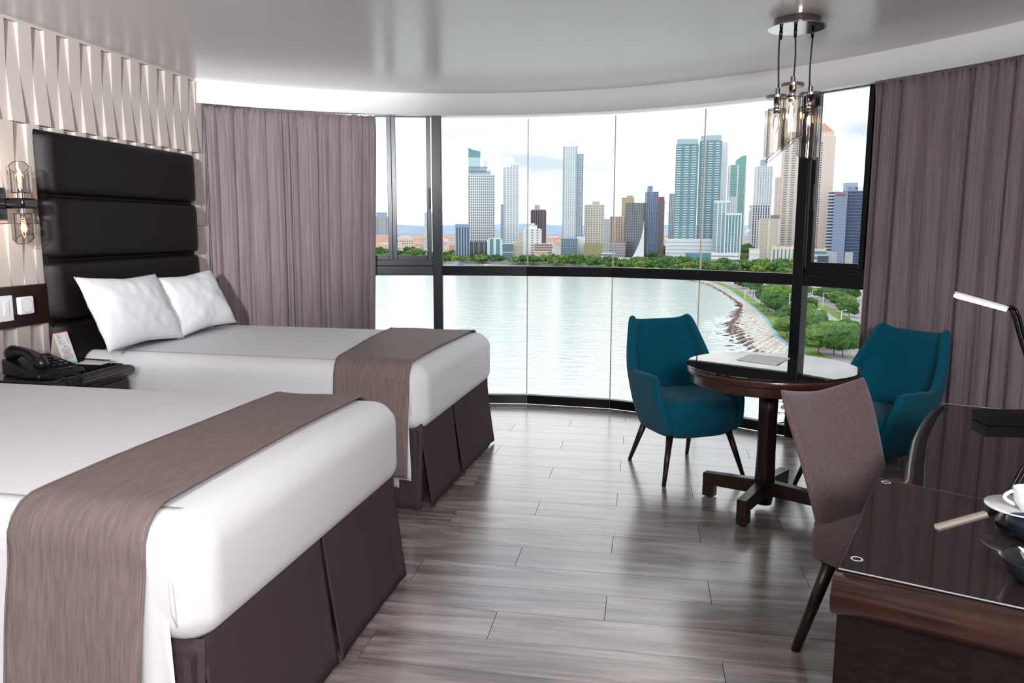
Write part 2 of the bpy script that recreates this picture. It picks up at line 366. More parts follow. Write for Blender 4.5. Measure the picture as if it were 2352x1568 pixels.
# ------------------------------------------------------------------ window wall
def seg_frame(a, b, z0, z1, d0, d1, e0=0, e1=0):
    """box along segment a-b between heights, d0..d1 outward from the line, lengthened by e0/e1"""
    a = Vector((*a, 0)); b = Vector((*b, 0)); t = (b-a).normalized(); nrm = Vector((-t.y, t.x, 0)); a = a-t*e0; b = b+t*e1
    v = [a+nrm*d0, b+nrm*d0, b+nrm*d1, a+nrm*d1]
    return [(p.x, p.y, z0) for p in v]+[(p.x, p.y, z1) for p in v]
FB = [(0, 3, 2, 1), (4, 5, 6, 7), (0, 1, 5, 4), (1, 2, 6, 5), (2, 3, 7, 6), (3, 0, 4, 7)]
def lerp(a, b, t): return (a[0]+(b[0]-a[0])*t, a[1]+(b[1]-a[1])*t)
RB, RT = 1.053, 1.130
for i in range(len(WIN)-1):
    a, b = WIN[i], WIN[i+1]; L = math.dist(a, b)
    wnd = bpy.data.objects.new('window_%d' % (i+1), None); COL.objects.link(wnd); wnd['kind'] = 'structure'
    side = i in (1, 6, 7, 0, 8)
    fm = 'frame_grey' if i <= 1 else 'frame_black'
    MB().add(seg_frame(a, b, 0, .072, 0, .06), FB).build('bottom_rail', 'frame_black', wnd, bevel=.004)
    MB().add(seg_frame(a, b, RB, RT, -.012, .05), FB).build('middle_rail', fm if i <= 1 else 'frame_black', wnd, bevel=.004)
    MB().add(seg_frame(a, b, 2.302, 2.36, 0, .06), FB).build('top_rail', 'frame_black', wnd)
    if side:                      # sliding sashes above the rail
        MB().add(seg_frame(a, b, RT+.001, RT+.047, -.004, .05), FB).build('sill_frame', fm, wnd, bevel=.003)
        sw = .048
        if i == 1: joints = [(.02, lerp(a, b, .02)), (1-.0001, b)]
        stiles = {0: [0, 1], 1: [0, .475, 1], 6: [0, .52, 1], 7: [0, 1], 8: [0, 1]}[i]
        for q in range(len(stiles)-1):
            s0, s1 = stiles[q]*L, stiles[q+1]*L; m0 = .048 if q == 0 else 0; m1 = .05 if (q == len(stiles)-2) else 0
            A, B = lerp(a, b, (s0+m0)/L), lerp(a, b, (s1-m1)/L)
            fr = MB()
            dd = .0 if q % 2 == 0 else .012
            t = (Vector((*B, 0))-Vector((*A, 0))).normalized(); w_ = .034
            A2, B2 = (A[0]+t.x*w_, A[1]+t.y*w_), (B[0]-t.x*w_, B[1]-t.y*w_)
            fr.add(seg_frame(A, A2, RT+.048, 2.301, dd, .04), FB); fr.add(seg_frame(B2, B, RT+.048, 2.301, dd, .04), FB)
            fr.add(seg_frame(A2, B2, RT+.048, RT+.082, dd, .04), FB); fr.add(seg_frame(A2, B2, 2.296, 2.301, dd, .04), FB)
            sash = fr.build('sash', fm, wnd, bevel=.003)
            MB().add(seg_frame(A2, B2, RT+.082, 2.300, .020, .024), FB).build('pane', 'window_glass', sash)
            if i == 1 and q == 1:
                h = MB(); hp = lerp(A, B, .965)
                for z0, z1, dq in ((1.585, 1.75, -.012), (1.62, 1.72, -.022)): h.add(seg_frame(lerp(A, B, .945), lerp(A, B, .985), z0, z1, dq, 0), FB)
                h.build('latch', 'frame_black', sash, bevel=.003)
            if i == 6 and q == 0:
                h = MB()
                h.add(seg_frame(lerp(A, B, .03), lerp(A, B, .09), 1.55, 1.72, -.014, 0), FB).build('latch', 'frame_black', sash, bevel=.003)
    else:
        MB().add(seg_frame(a, b, RT, 2.302, .022, .030, -.003, -.003), FB).build('pane', 'window_glass', wnd)
    MB().add(seg_frame(a, b, .07, RB, .022, .030, -.003, -.003), FB).build('pane', 'window_glass', wnd)
    if i in (2, 3, 4):            # silicone joint between butted panes
        o = seg_frame(lerp(a, b, 1-.004/L), lerp(a, b, 1+.004/L), .07, 2.286, .018, .032)
        if i < 5 and i != 5: MB().add(o, FB).build('glass_joint', 'b_beige', wnd)
for i, wd in ((2, .075), (6, .075), (1, .06), (7, .06), (8, .06)):     # mullion posts
    a = WIN[i-1]; b = WIN[i]; c = WIN[i+1]; t = (Vector((*c, 0))-Vector((*a, 0))).normalized(); P = b
    A = (P[0]-t.x*wd/2, P[1]-t.y*wd/2); B = (P[0]+t.x*wd/2, P[1]+t.y*wd/2)
    MB().add(seg_frame(A, B, 0, 2.36, -.022, .065), FB).build('mullion', 'frame_grey' if i <= 2 else 'frame_black', bpy.data.objects['window_%d' % (i if i > 2 else 2)], bevel=.005)
for nme, a, b in (('trim_3', WIN[0], WIN[1]),): pass

# ------------------------------------------------------------------ curtains
arc = [0]
for i in range(1, len(SC)): arc.append(arc[-1]+(SC[i]-SC[i-1]).length)
def on_curve(s):
    s = max(0, min(arc[-1]-1e-4, s))
    for i in range(1, len(arc)):
        if s <= arc[i]:
            t = (s-arc[i-1])/(arc[i]-arc[i-1]); p = SC[i-1].lerp(SC[i], t); d = (SC[i]-SC[i-1]).normalized(); return p, d, Vector((-d.y, d.x, 0))
def s_at_x(x):
    for i in range(1, len(SC)):
        if SC[i].x >= x: t = (x-SC[i-1].x)/(SC[i].x-SC[i-1].x); return arc[i-1]+t*(arc[i]-arc[i-1])
    return arc[-1]
def curtain(name, label, s0, s1, folds, seed, amp=.026, lean0=0, lean1=0, inset=0.0):
    root = thing(name, label, 'curtain', tuple(on_curve((s0+s1)/2)[0]))
    rr = random.Random(seed); ph = [0]
    for k in range(folds+1): ph.append(ph[-1]+rr.uniform(.45, 1.9))
    tot = ph[-1]; am = [rr.uniform(.25, 1.2) for _ in ph]; nu = folds*14
    def fn(u, v):
        z = .006+v*(SOF-.012-.006)
        x = u*tot; k = 0
        while k < len(ph)-2 and ph[k+1] < x: k += 1
        f = (x-ph[k])/(ph[k+1]-ph[k]); a = am[k]*amp
        top = max(0, 1-(SOF-z)/.12); bl = .75+.35*(1-v)
        drift = .010*math.sin(7*u+3*v+seed)*(1-v)
        s = s0+(s1-s0)*u+drift+(lean0*(1-u)+lean1*u)*(1-v)
        p, d, nn = on_curve(s)
        off = a*math.sin(2*PI*f)*(1-.45*top)*bl+.006*math.sin(PI*2*3*f+z*2)*(1-v)
        off += .010*top*math.sin(2*PI*f*3+k)
        return p-nn*(inset)+nn*off+Vector((0, 0, z))+d*(a*.35*math.cos(4*PI*f)*(1-top))
    MB().grid(nu, 28, fn).build('drape', 'curtain_fabric', root, smooth=True, solid=.003, world=True)
    def hd(u, v):
        p, d, nn = on_curve(s0+(s1-s0)*u); return p-nn*(inset+.004-.030*v)+Vector((0, 0, SOF-.011))
    MB().grid(30, 2, hd).build('track', 'nickel', root, solid=.014, world=True)
    return root
sL1 = s_at_x(-1.965); curtain('curtain', 'grey-mauve pleated curtain on the left of the window behind the bed', s_at_x(-3.0), sL1, 11, 3, lean1=-.05, inset=-.012)
sR0 = s_at_x(1.435); curtain('curtain', 'wide grey-mauve curtain on the right behind the second teal chair', sR0, arc[-1]-.02, 17, 11, amp=.035, inset=-.006)

# ------------------------------------------------------------------ headboard, dado strip, switches
hb = thing('headboard', 'tall dark brown leather headboard with horizontal cushioned bands behind the far bed', 'headboard', (XW+.05, .22, 0))
zb = [1.93, 1.594, 1.254, .925, .60, .30]
for k in range(5):
    z1, z0 = zb[k], zb[k+1]; h = z1-z0; wy = 1.378
    def pf(u, v, z0=z0, h=h, wy=wy):
        a, b = u*2-1, v*2-1
        e = (max(0, 1-abs(a)**18))**.5*(max(0, 1-abs(b)**16))**.5
        ry = 1-.02*abs(b)**6*(1 if k else .4)
        return Vector((XW+.012+.088*e, .222+a*wy/2*ry, z0+h/2+b*h/2*.994))
    MB().grid(40, 22, pf).build('cushion_band', 'leather', hb, smooth=True, world=True)
MB().box(XW, XW+.03, -.455, .90, .28, 1.92).build('backing', 'leather', hb, world=True)
st = tag(MB().box(XW-.02, XW+.022, -2.2, -.466, .926, 1.132).build('wall_board', 'dark_wood', bevel=.003), 'dark horizontal board on the wall beside the headboard carrying the switches', 'wall board')
# light switch
yS0, yS1, zS0, zS1 = -.797, -.708, .963, 1.09
sw = thing('light_switch', 'white rectangular two-rocker light switch on the dark wall board', 'switch', (XW+.022, -.752, .963))
MB().box(XW+.0215, XW+.030, yS0, yS1, zS0, zS1).build('face_plate', 'white_plastic', sw, bevel=.003, world=True)
for z0, z1 in ((.99, 1.026), (1.028, 1.064)): MB().box(XW+.029, XW+.0335, -.767, -.737, z0, z1).build('rocker', 'white_plastic', sw, bevel=.001, world=True)
th = thing('thermostat', 'white rounded-square dial unit with a thin ring on the dark wall board', 'thermostat', (XW+.022, -.635, .985))
MB().box(XW+.0215, XW+.046, -.682, -.588, .987, 1.077).build('housing', 'white_plastic', th, bevel=.008, seg=4, world=True)
ring = MB(); ring.lathe([(.034, -.001), (.0352, .001), (.0364, -.001)], 40, Matrix.Translation((XW+.0465, -.635, 1.032)) @ Matrix.Rotation(PI/2, 4, 'Y'), cap=False)
ring.build('dial_ring', 'print_grey', th, world=True)
MB().lathe([(.033, 0), (.033, .0012), (0, .0012)], 40, Matrix.Translation((XW+.046, -.635, 1.032)) @ Matrix.Rotation(PI/2, 4, 'Y')).build('dial', 'white_plastic', th, world=True)

# ------------------------------------------------------------------ glass shade lamp unit (wall lamp and pendant)
def shade_unit(root, x, y, ztop, down=True, hs=.245, cut=.07, r=.036, tilt=0, ang=0.0, stem=.05, rg=.050, cap=True):
    """clear outer cylinder, smoked inner cylinder cut on a slant, flame bulb; opens downwards if down"""
    sg = -1 if down else 1; mx = Matrix.Translation((x, y, ztop)) @ Matrix.Rotation(tilt, 4, 'Y')
    if cap:
        MB().lathe([(0, .0), (.055, 0), (.055, -.016), (0, -.016)], 36, mx).build('cap_disc', 'nickel', root, bevel=.002, world=True)
        MB().lathe([(0, .034), (.012, .034), (.012, 0), (0, 0)], 20, mx).build('cord_grip', 'nickel', root, smooth=False, world=True)
        MB().lathe([(.017, -.016), (.017, -.016-stem-.02), (0, -.016-stem-.02)], 24, mx).build('stem', 'chrome', root, smooth=True, world=True)
        z0 = -.016-stem
    else: z0 = 0
    def cyl(rad, h, c, name, m, th):
        q = MB()
        def fn(u, v):
            a = 2*PI*u; zz = -h+c*(.5+.5*math.cos(a-ang))
            return mx @ Vector((rad*math.cos(a), rad*math.sin(a), (z0+v*zz) if down else (z0-v*zz)))
        q.grid(40, 8, fn, closeu=True)
        def lid(u, v): a = 2*PI*u; return mx @ Vector((rad*v*math.cos(a), rad*v*math.sin(a), z0))
        q.grid(40, 2, lid, closeu=True)
        return q.build(name, m, root, smooth=True, solid=th, world=True)
    inn = cyl(r, hs, cut, 'smoked_shade', 'smoke_glass', .0)
    rim = MB()
    pts = []
    for k in range(41):
        a = 2*PI*k/40; zz = -hs+cut*(.5+.5*math.cos(a-ang)); pts.append(mx @ Vector((r*math.cos(a), r*math.sin(a), (z0+zz) if down else (z0-zz))))
    rim.tube(pts, .0016, 6).build('shade_rim', 'gunmetal', root, smooth=True, world=True)
    pts = [mx @ Vector((r*math.cos(2*PI*k/40), r*math.sin(2*PI*k/40), z0+sg*.001)) for k in range(41)]; MB().tube(pts, .0016, 6).build('shade_rim', 'gunmetal', root, smooth=True, world=True)
    cyl(rg, hs-.012, cut*.9, 'clear_shade', 'clear_glass', .0)
    pts = []; rim = MB()
    for k in range(41):
        a = 2*PI*k/40; zz = -(hs-.012)+cut*.9*(.5+.5*math.cos(a-ang)); pts.append(mx @ Vector((rg*math.cos(a), rg*math.sin(a), (z0+zz) if down else (z0-zz))))
    rim.tube(pts, .0011, 6).build('glass_rim', 'clear_glass', root, smooth=True, world=True)
    zb0 = z0+sg*.03
    MB().lathe([(.009, 0), (.013, .015), (.0165, .034), (.013, .06), (.004, .085), (0, .09)], 20, mx @ Matrix.Translation((0, 0, zb0)) @ (Matrix.Rotation(PI, 4, 'X') if down else Matrix())).build('bulb', 'clear_glass', root, smooth=True, world=True)
    MB().lathe([(0, .012), (.006, .02), (.0085, .034), (.006, .05), (0, .058)], 14, mx @ Matrix.Translation((0, 0, zb0)) @ (Matrix.Rotation(PI, 4, 'X') if down else Matrix())).build('filament_glow', 'bulb_glow', root, smooth=True, world=True)
    if cap is False:
        MB().lathe([(0, -.004*sg), (.011, 0), (.011, sg*.032), (0, sg*.032)], 16, mx).build('lamp_holder', 'chrome', root, smooth=True, world=True)

sx, sy = XW+.115, -.692
sc_ = thing('wall_sconce', 'wall sconce with two glowing glass shades, one up one down, left of the headboard', 'wall lamp', (XW+.01, -.80, 1.54))
MB().box(XW-.01, XW+.03, -.845, -.69, 1.462, 1.618).build('back_plate', 'blue_black', sc_, bevel=.003, world=True)
MB().box(XW+.0295, XW+.034, -.84, -.70, 1.5395, 1.5425).build('plate_line', 'chrome', sc_, world=True)
MB().box(XW+.03, sx-.02, sy-.045, sy-.02, 1.515, 1.565).build('arm', 'gunmetal', sc_, bevel=.003, world=True)
MB().box(sx-.052, sx+.052, sy-.05, sy+.05, 1.517, 1.567).build('centre_block', 'gunmetal', sc_, bevel=.010, world=True)
MB().lathe([(0, 1.495), (.016, 1.495), (.016, 1.59), (0, 1.59)], 24, Matrix.Translation((sx, sy, 0))).build('tube', 'chrome', sc_, smooth=False, world=True)
shade_unit(sc_, sx, sy, 1.592, down=False, hs=.150, cut=.05, r=.040, ang=2.4, cap=False, rg=.053)
shade_unit(sc_, sx, sy, 1.493, down=True, hs=.150, cut=.05, r=.040, ang=-.4, cap=False, rg=.053)
# pendant
PX, PY = .832, .15
pd = thing('pendant_lamp', 'ceiling pendant with three hanging glass cylinder shades above the round table', 'pendant lamp', (PX, PY, CEIL))
MB().lathe([(0, CEIL), (.112, CEIL), (.115, CEIL-.035), (0, CEIL-.038)], 48, Matrix.Translation((PX, PY, 0))).build('ceiling_canopy', 'nickel', pd, bevel=.003, world=True)
MB().lathe([(0, CEIL-.040), (.140, CEIL-.040), (.140, CEIL-.045), (0, CEIL-.045)], 56, Matrix.Translation((PX, PY, 0))).build('mirror_disc', 'chrome', pd, bevel=.001, world=True)
for (ox, oy, zt, tx, ty, an) in ((-.078, .0, 2.098, -.075, .005, .3), (-.01, -.02, 2.152, -.012, -.03, .2), (.082, .01, 2.108, .075, .0, 2.6)):
    x, y = PX+ox, PY+oy
    pts = [Vector((PX+tx, PY+ty, CEIL-.05)).lerp(Vector((x, y, zt+.03)), t)+Vector((.006*math.sin(t*3+ox*30), 0, 0)) for t in [i/8 for i in range(9)]]
    MB().tube(pts, .0042, 8).build('cord', 'black_cord', pd, smooth=True, world=True)
    MB().lathe([(0, 0), (.007, 0), (.009, -.02), (.006, -.05), (0, -.05)], 12, Matrix.Translation((PX+tx, PY+ty, CEIL-.045))).build('cord_gland', 'gunmetal', pd, smooth=True, world=True)
    shade_unit(pd, x, y, zt, True, .265, .075 if an < 1 else .02, .042, 0, an, .052, .057)
for nm, lc, e in (('sconce_glow', (sx, sy, 1.68), .5), ('sconce_glow', (sx, sy, 1.42), .5), ('pendant_glow', (PX, PY-.02, 2.0), 1.2)):
    l = bpy.data.lights.new(nm, 'POINT'); l.energy = e; l.color = (1, .72, .45); l.shadow_soft_size = .02
    o = bpy.data.objects.new(nm, l); COL.objects.link(o); o.location = lc

# ------------------------------------------------------------------ beds
def bed(name, label, foot_near, foot_far, L, Ttop=.75, zb=.41, near_drape=True, rl=None, runner_label='', seed=1, pleats=()):
    """foot_near/foot_far: the two foot corners; the head lies L behind towards the left wall"""
    a = Vector((*foot_near, 0)); b = Vector((*foot_far, 0)); W = (b-a).length; vy = (b-a).normalized(); ux = Vector((vy.y, -vy.x, 0))    # ux points to the foot
    hd = a-ux*L
    root = thing(name, label, 'bed', tuple(hd), math.atan2(ux.y, ux.x))     # local x: head to foot, local y: near to far
    rr = random.Random(seed)
    # mattress under its fitted sheet
    q = MB().box(0, L, 0, W, zb, Ttop); me_o = q.build('mattress', 'sheet', root, smooth=True, bevel=.085, seg=8)
    for v in me_o.data.vertices:
        x, y, z = v.co
        t = (z-zb)/(Ttop-zb); bul = math.sin(PI*max(0, min(1, t)))*.012
        if x > L-.02: v.co.x += bul
        if y < .02: v.co.y -= bul
        if y > W-.02: v.co.y += bul
        if z > Ttop-.001: v.co.z += .008*math.sin(PI*x/L)*math.sin(PI*y/W)
        if t < .35 and x > L-.3:  # sheet gathers under the foot
            v.co.z += .012*math.sin(y*9+seed)
    # near-side hanging sheet
    def prof(s, o=0.0, zlow=.18, r=.085, side=0):
        """path across the bed: s metres from the near top edge centre; negative hangs down"""
        rr_ = r+o
        arc_ = PI/2*rr_
        if s >= arc_: return s-arc_+r, Ttop+o
        if s >= 0:
            an = s/rr_; return r-rr_*math.cos(an), Ttop-r+rr_*math.sin(an)
        return -o, Ttop-r+s
    zl = .165
    def dr(u, v):
        x = .02+u*(L-.093-.02); s = -(Ttop-.085-zl)+v*(Ttop-.085-zl+PI/2*.086)
        k = min(1, (1-v)*6)*min(1, (1-u)*25+.15)
        y, z = prof(s, .0004+.0076*k)
        hang = max(0, min(1, (Ttop-.12-z)/.4)); e = max(0, (u-.86)/.14)
        wv = (.008*math.sin(x*9+seed)+.005*math.sin(x*23+1.3*seed)+.010*e*math.sin(x*60))*hang*hang
        return Vector((x+.03*e*hang, y-wv-.022*hang, z+.010*math.sin(x*5)*hang))
    MB().grid(120, 30, dr).build('hanging_sheet', 'sheet', root, smooth=True, solid=.0009)
    def dr2(u, v):
        p = dr(.90+u*.097, v*.30); return Vector((p.x-.065, p.y+.014, p.z-.045))
    MB().grid(20, 12, dr2).build('under_sheet', 'sheet', root, smooth=True, solid=.002)
    MB().tube([(L-.078, -.004, Ttop-.10), (L-.070, -.013, Ttop-.16), (L-.068, -.011, Ttop-.22), (L-.066, -.004, zb+.08)], [.002, .005, .006, .001], 8).build('corner_fold', 'sheet', root, smooth=True)
    # skirt: box base and cloth panels
    MB().box(.01, L-.05, .05, W-.04, .06, zb+.02).build('bed_base', 'skirt_fabric', root)
    def panel(p0, p1, flare=.03, ripple=.006, n=40, bowl=0, lift=0, g0=0, g1=0, sd=0):
        p0 = Vector((*p0, 0)); p1 = Vector((*p1, 0)); t = (p1-p0).normalized(); nn = Vector((t.y, -t.x, 0)); ln = (p1-p0).length
        def fn(u, v):
            z = zb+.035-v*(zb+.035-.012); k = v**1.3
            gath = ripple*(math.sin(u*ln*34+sd)+.6*math.sin(u*ln*61+2*sd))*(.35+.65*k)
            hem = lift*.5*(1+math.sin(u*ln*7+sd))*.5*v
            off = flare*k+gath-.02*(1-v)+(g0*max(0, 1-u*ln/.09)+g1*max(0, 1-(1-u)*ln/.09))*k
            return p0.lerp(p1, u)+nn*off+Vector((0, 0, z+hem))
        MB().grid(n, 12, fn).build('skirt_panel', 'skirt_fabric', root, smooth=True, solid=.004)
        def hm(u, v):
            z = .045-v*.004; k = 1
            gath = ripple*(math.sin(u*ln*34+sd)+.6*math.sin(u*ln*61+2*sd)); off = flare+gath-.0+(g0*max(0, 1-u*ln/.09)+g1*max(0, 1-(1-u)*ln/.09))
            return p0.lerp(p1, u)+nn*(off+.0015)+Vector((0, 0, z))
    o_ = .012
    panel((0, o_), (L-.02, o_), .022, .003, 60, sd=seed)                                 # near side
    cuts = [0.0]+list(pleats)+[1.0]
    for k in range(len(cuts)-1):
        y0 = W*cuts[k]+(.012 if k else .03); y1 = W*cuts[k+1]-(.006 if k < len(cuts)-2 else .02)
        panel((L-.01, y0), (L-.01, y1), .028, (.0010 if seed == 1 else .0028), 50, g0=.012, g1=.003, sd=seed*3+k)
        if k: MB().box(L-.055, L-.035, y0-.06, y0+.06, .03, zb).build('pleat_insert', 'skirt_fabric', root)
    MB().box(L-.06, L-.04, .0, .10, .03, zb).build('pleat_insert', 'skirt_fabric', root)
    panel((L-.02, W-o_), (0, W-o_), .02, .003, 40, sd=seed+5)
    # runner lies across: a thing of its own
    run = thing('bed_runner', runner_label, 'bed runner', tuple(hd), math.atan2(ux.y, ux.x))
    (xnL, xnR, xfL, xfR) = rl
    total = (Ttop-.085-zl-.0)+PI/2*.094+(W-.17)+PI/2*.094+.30
    def rn(u, v):
        s = -(Ttop-.085-zl-.02)+v*total
        y, z = prof(s, .0135)
        ymax = W-.085
        if y > ymax:
            d = y-ymax; rr_ = .0985; arc_ = PI/2*rr_
            if d < arc_: an = d/rr_; y = ymax+rr_*math.sin(an); z = Ttop-.085+rr_*math.cos(an)
            else: y = ymax+rr_; z = Ttop-.085-(d-arc_)
        f = max(0, min(1, y/W)); xl = xnL+(xfL-xnL)*f; xr = xnR+(xfR-xnR)*f
        hang = max(0, min(1, (Ttop-.12-z)/.45)) if y < .3 else 0
        bend = -.018*math.sin(PI*f)
        x = xl+(xr-xl)*u+bend
        wv = hang*(.012*math.sin(x*14+seed)+.004)
        lift = .004*math.sin(u*9+v*17+seed)*(.4 if z > Ttop else 0)+.002
        return Vector((x, y-.046*hang-.010*min(1,hang*3)-wv, z+abs(lift)))
    MB().grid(36, 90, rn).build('cloth', 'runner_fabric', run, smooth=True, solid=.005)
    def hemf(x0):
        pts = []
        for k in range(60): pts.append(rn(x0, k/59.)+Vector((0, 0, .002)))
        return MB().tube(pts, .0035, 6)
    hemf(0.0).build('hem', 'runner_fabric', run, smooth=True); hemf(1.0).build('hem', 'runner_fabric', run, smooth=True)
    return root, run
L1 = 1.98
bed('bed', 'near bed with white sheets, brown-grey runner and mauve skirt at lower left', (-.885, -2.53), (-.845, -1.165), L1, rl=(L1-.505, L1-.135, L1-.485, L1-.135), runner_label='brown-grey satin runner across the near bed', seed=1, pleats=(.50,))
L2 = 2.0
bed('bed', 'far bed with white sheets, brown-grey runner and mauve skirt below the headboard', (-.955, -.44), (-.88, .905), L2, rl=(L2-.48, L2-.075, L2-.68, L2-.10), runner_label='brown-grey satin runner across the far bed', seed=4, pleats=(.42,))

# pillows
def pillow(label, c, wid, hgt, thick, rz, lean, roll=0, seed=1):
    root = thing('pillow', label, 'pillow', c, 0, 'white pillows propped on the far bed')
    mx = T(0, 0, 0, rz) @ Matrix.Rotation(roll, 4, 'X') @ Matrix.Rotation(lean, 4, 'Y')
    def fn(side):
        def f(u, v):
            a, b = u*2-1, v*2-1
            # corners pull out into soft ears
            pin = 1-.075*(1-abs(a)**1.6)*(abs(b)**3)*.9; pin2 = 1-.075*(1-abs(b)**1.6)*(abs(a)**3)*.9
            y = a*wid/2*pin2; z = b*hgt/2*pin
            e = max(0, (1-abs(a)**2.6))**.62*max(0, (1-abs(b)**2.6))**.62
            wr = .010*noise.noise(Vector((a*2.2+seed, b*2.2, side)))+.004*noise.noise(Vector((a*6+seed, b*6, side+4)))
            sag = -.012*b*(1-abs(a))
            return mx @ Vector((side*(thick/2*e+wr*min(1, e*2)), y, z+hgt/2*0+sag))
        return f
    q = MB(); q.grid(44, 34, fn(1)); q.grid(44, 34, fn(-1))
    o = q.build('pillowcase', 'pillow_cotton', root, smooth=True)
    b = bmesh.new(); b.from_mesh(o.data); bmesh.ops.remove_doubles(b, verts=b.verts, dist=.0008); bmesh.ops.recalc_face_normals(b, faces=b.faces); b.to_mesh(o.data); b.free()
    seam = []
    for k in range(45): 
        b_ = k/44*2-1; seam.append(mx @ Vector((0, -wid/2*(1-.075*(1-abs(b_)**1.6)*.9)-.001, b_*hgt/2)))
    MB().tube(seam, .003, 6).build('seam', 'pillow_cotton', root, smooth=True)
    return root
pillow('white pillow nearer the phone, leaning on the far headboard', (-2.735, -.15, .965), .71, .43, .17, .03, -.42, -.03, 1)
pillow('white pillow by the curtain, leaning on the far headboard', (-2.745, .475, .955), .66, .41, .16, -.02, -.45, .03, 5)

# ------------------------------------------------------------------ nightstand and what stands on it
NZ = .715
n0 = Vector((-2.522, -.985, 0)); n1 = Vector((-2.546, -.452, 0))
ns = thing('nightstand', 'dark brown nightstand with glass top between the two beds', 'nightstand', (-2.78, -.72, 0))
MB().box(XW+.02, -2.575, -.97, -.462, .02, NZ-.055).build('carcass', 'dark_wood', ns, bevel=.004, world=True)
MB().box(XW+.005, -2.56, -.985, -.452, NZ-.055, NZ-.006).build('top_board', 'dark_wood', ns, bevel=.004, world=True)
MB().tube([(-2.558, -.984, NZ-.030), (-2.546, -.85, NZ-.030), (-2.542, -.72, NZ-.030), (-2.546, -.58, NZ-.030), (-2.558, -.453, NZ-.030)], .022, 18).build('bullnose', 'dark_wood', ns, smooth=True, world=True)
MB().prism([(XW+.008, -.982), (-2.60, -.982), (-2.585, -.72), (-2.60, -.456), (XW+.008, -.456)], NZ-.0055, NZ).build('glass_top', 'stand_glass', ns, bevel=.0015, world=True)
for z0, z1 in ((.36, .64), (.05, .34)):
    d = MB().box(-2.576, -2.556, -.955, -.477, z0, z1).build('drawer', 'dark_wood', ns, bevel=.004, world=True)
    MB().lathe([(0, 0), (.006, 0), (.006, .012), (.012, .018), (.010, .026), (0, .028)], 16, Matrix.Translation((-2.556, -.716, (z0+z1)/2)) @ Matrix.Rotation(PI/2, 4, 'Y')).build('knob', 'nickel', d, smooth=True, world=True)
# phone
ph = thing('telephone', 'black corded desk telephone on the nightstand', 'telephone', (-2.775, -.815, NZ), -.30)
PH = 1.28
def pwedge(x0, x1, y0, y1, h0, h1):
    return MB().add([(x0, y0, 0), (x1, y0, 0), (x1, y1, 0), (x0, y1, 0), (x0, y0, h0), (x1, y0, h1), (x1, y1, h1), (x0, y1, h0)], FB)
pwedge(-.11, .115, -.085, .10, .062, .022).build('phone_body', 'black_plastic', ph, bevel=.010, seg=3)
q = MB()
pts = []
for k in range(13):
    t = k/12; pts.append((-.115+.225*t, -.052, .072+.030*math.sin(PI*t)-.028*t))
q.tube(pts, [.017, .026, .027, .022, .019, .017, .0165, .017, .019, .022, .026, .025, .015], 14)
q.build('handset', 'black_plastic', ph, smooth=True)
for i in range(4):
    for j in range(3):
        x = -.045+i*.030; zz = .062-(x+.11)/.225*.040
        MB().box(x, x+.018, .005+j*.024, .021+j*.024, zz-.002, zz+.004).build('key', 'blue_black', ph, bevel=.001)
MB().box(.082, .105, .0, .075, .022, .029).build('display', 'blue_black', ph, bevel=.001)
def coil(p, r=.0055, turns=60, wire=.0018):
    P = [Vector(a) for a in p]; out = []
    C = []
    Q = [P[0]*2-P[1]]+P+[P[-1]*2-P[-2]]
    for i in range(1, len(Q)-2):
        for k in range(20):
            t = k/20; a, b, c, d = Q[i-1:i+3]; C.append(.5*((2*b)+(c-a)*t+(2*a-5*b+4*c-d)*t*t+(3*b-a-3*c+d)*t**3))
    C.append(P[-1]); N = turns*9
    for k in range(N+1):
        u = k/N*(len(C)-1); i = min(int(u), len(C)-2); c = C[i].lerp(C[i+1], u-i); d = (C[i+1]-C[i]).normalized()
        s = d.cross(Vector((0, 0, 1)));  s = s.normalized() if s.length > .1 else Vector((1, 0, 0)); b = d.cross(s); an = 2*PI*k/9
        out.append(c+s*math.cos(an)*r+b*math.sin(an)*r)
    return MB().tube(out, wire, 5)
coil([(-2.73, -.88, NZ+.045), (-2.70, -.90, NZ+.012), (-2.62, -.86, NZ+.012), (-2.56, -.84, NZ+.014), (-2.52, -.86, NZ-.02), (-2.505, -.89, NZ-.10), (-2.51, -.93, NZ-.17), (-2.50, -.96, NZ-.12), (-2.51, -.955, NZ-.02), (-2.56, -.93, NZ+.012), (-2.66, -.93, NZ+.010), (-2.80, -.93, NZ+.012)], turns=95).build('coiled_cord', 'black_cord', ph, smooth=True, world=True)
for o in ph.children:
    if o.name.split('.')[0] != 'coiled_cord': o.scale = (PH, PH, PH*1.05)
# tent card
tcv = thing('tent_card', 'folded white tent card with small print and a red bar on the nightstand', 'card', (-2.87, -.52, NZ), 0)
e0 = gz(151, 836, NZ); e1 = gz(187, 828, NZ)
e0 = Vector((-2.865, -.560, NZ)); e1 = Vector((-2.865, -.462, NZ)); bk = Vector((-.085, 0, 0)); hh = .165
t0 = e0+Vector((-.050, .0, hh)); t1 = e1+Vector((-.050, .0, hh)); nf = (t0-e0).cross(e1-e0).normalized(); nf = nf if nf.x > 0 else -nf
MB().add([e0, e1, t1, t0], [(0, 1, 2, 3)]).build('front_face', 'paper', tcv, solid=.0012, world=True)
MB().add([e0+bk, e1+bk, t1, t0], [(0, 1, 2, 3)]).build('back_face', 'card_back', tcv, solid=.0012, world=True)
def on_card(u0, u1, v0, v1, h=.0010):
    P = lambda u, v: e0.lerp(e1, u).lerp(t0.lerp(t1, u), v)+nf*h
    return [P(u0, v0), P(u1, v0), P(u1, v1), P(u0, v1)]
pr = MB(); rr = random.Random(3)
for k in range(11): pr.add(on_card(.14, .14+rr.uniform(.12, .42), .925-k*.030, .938-k*.030), [(0, 1, 2, 3)])
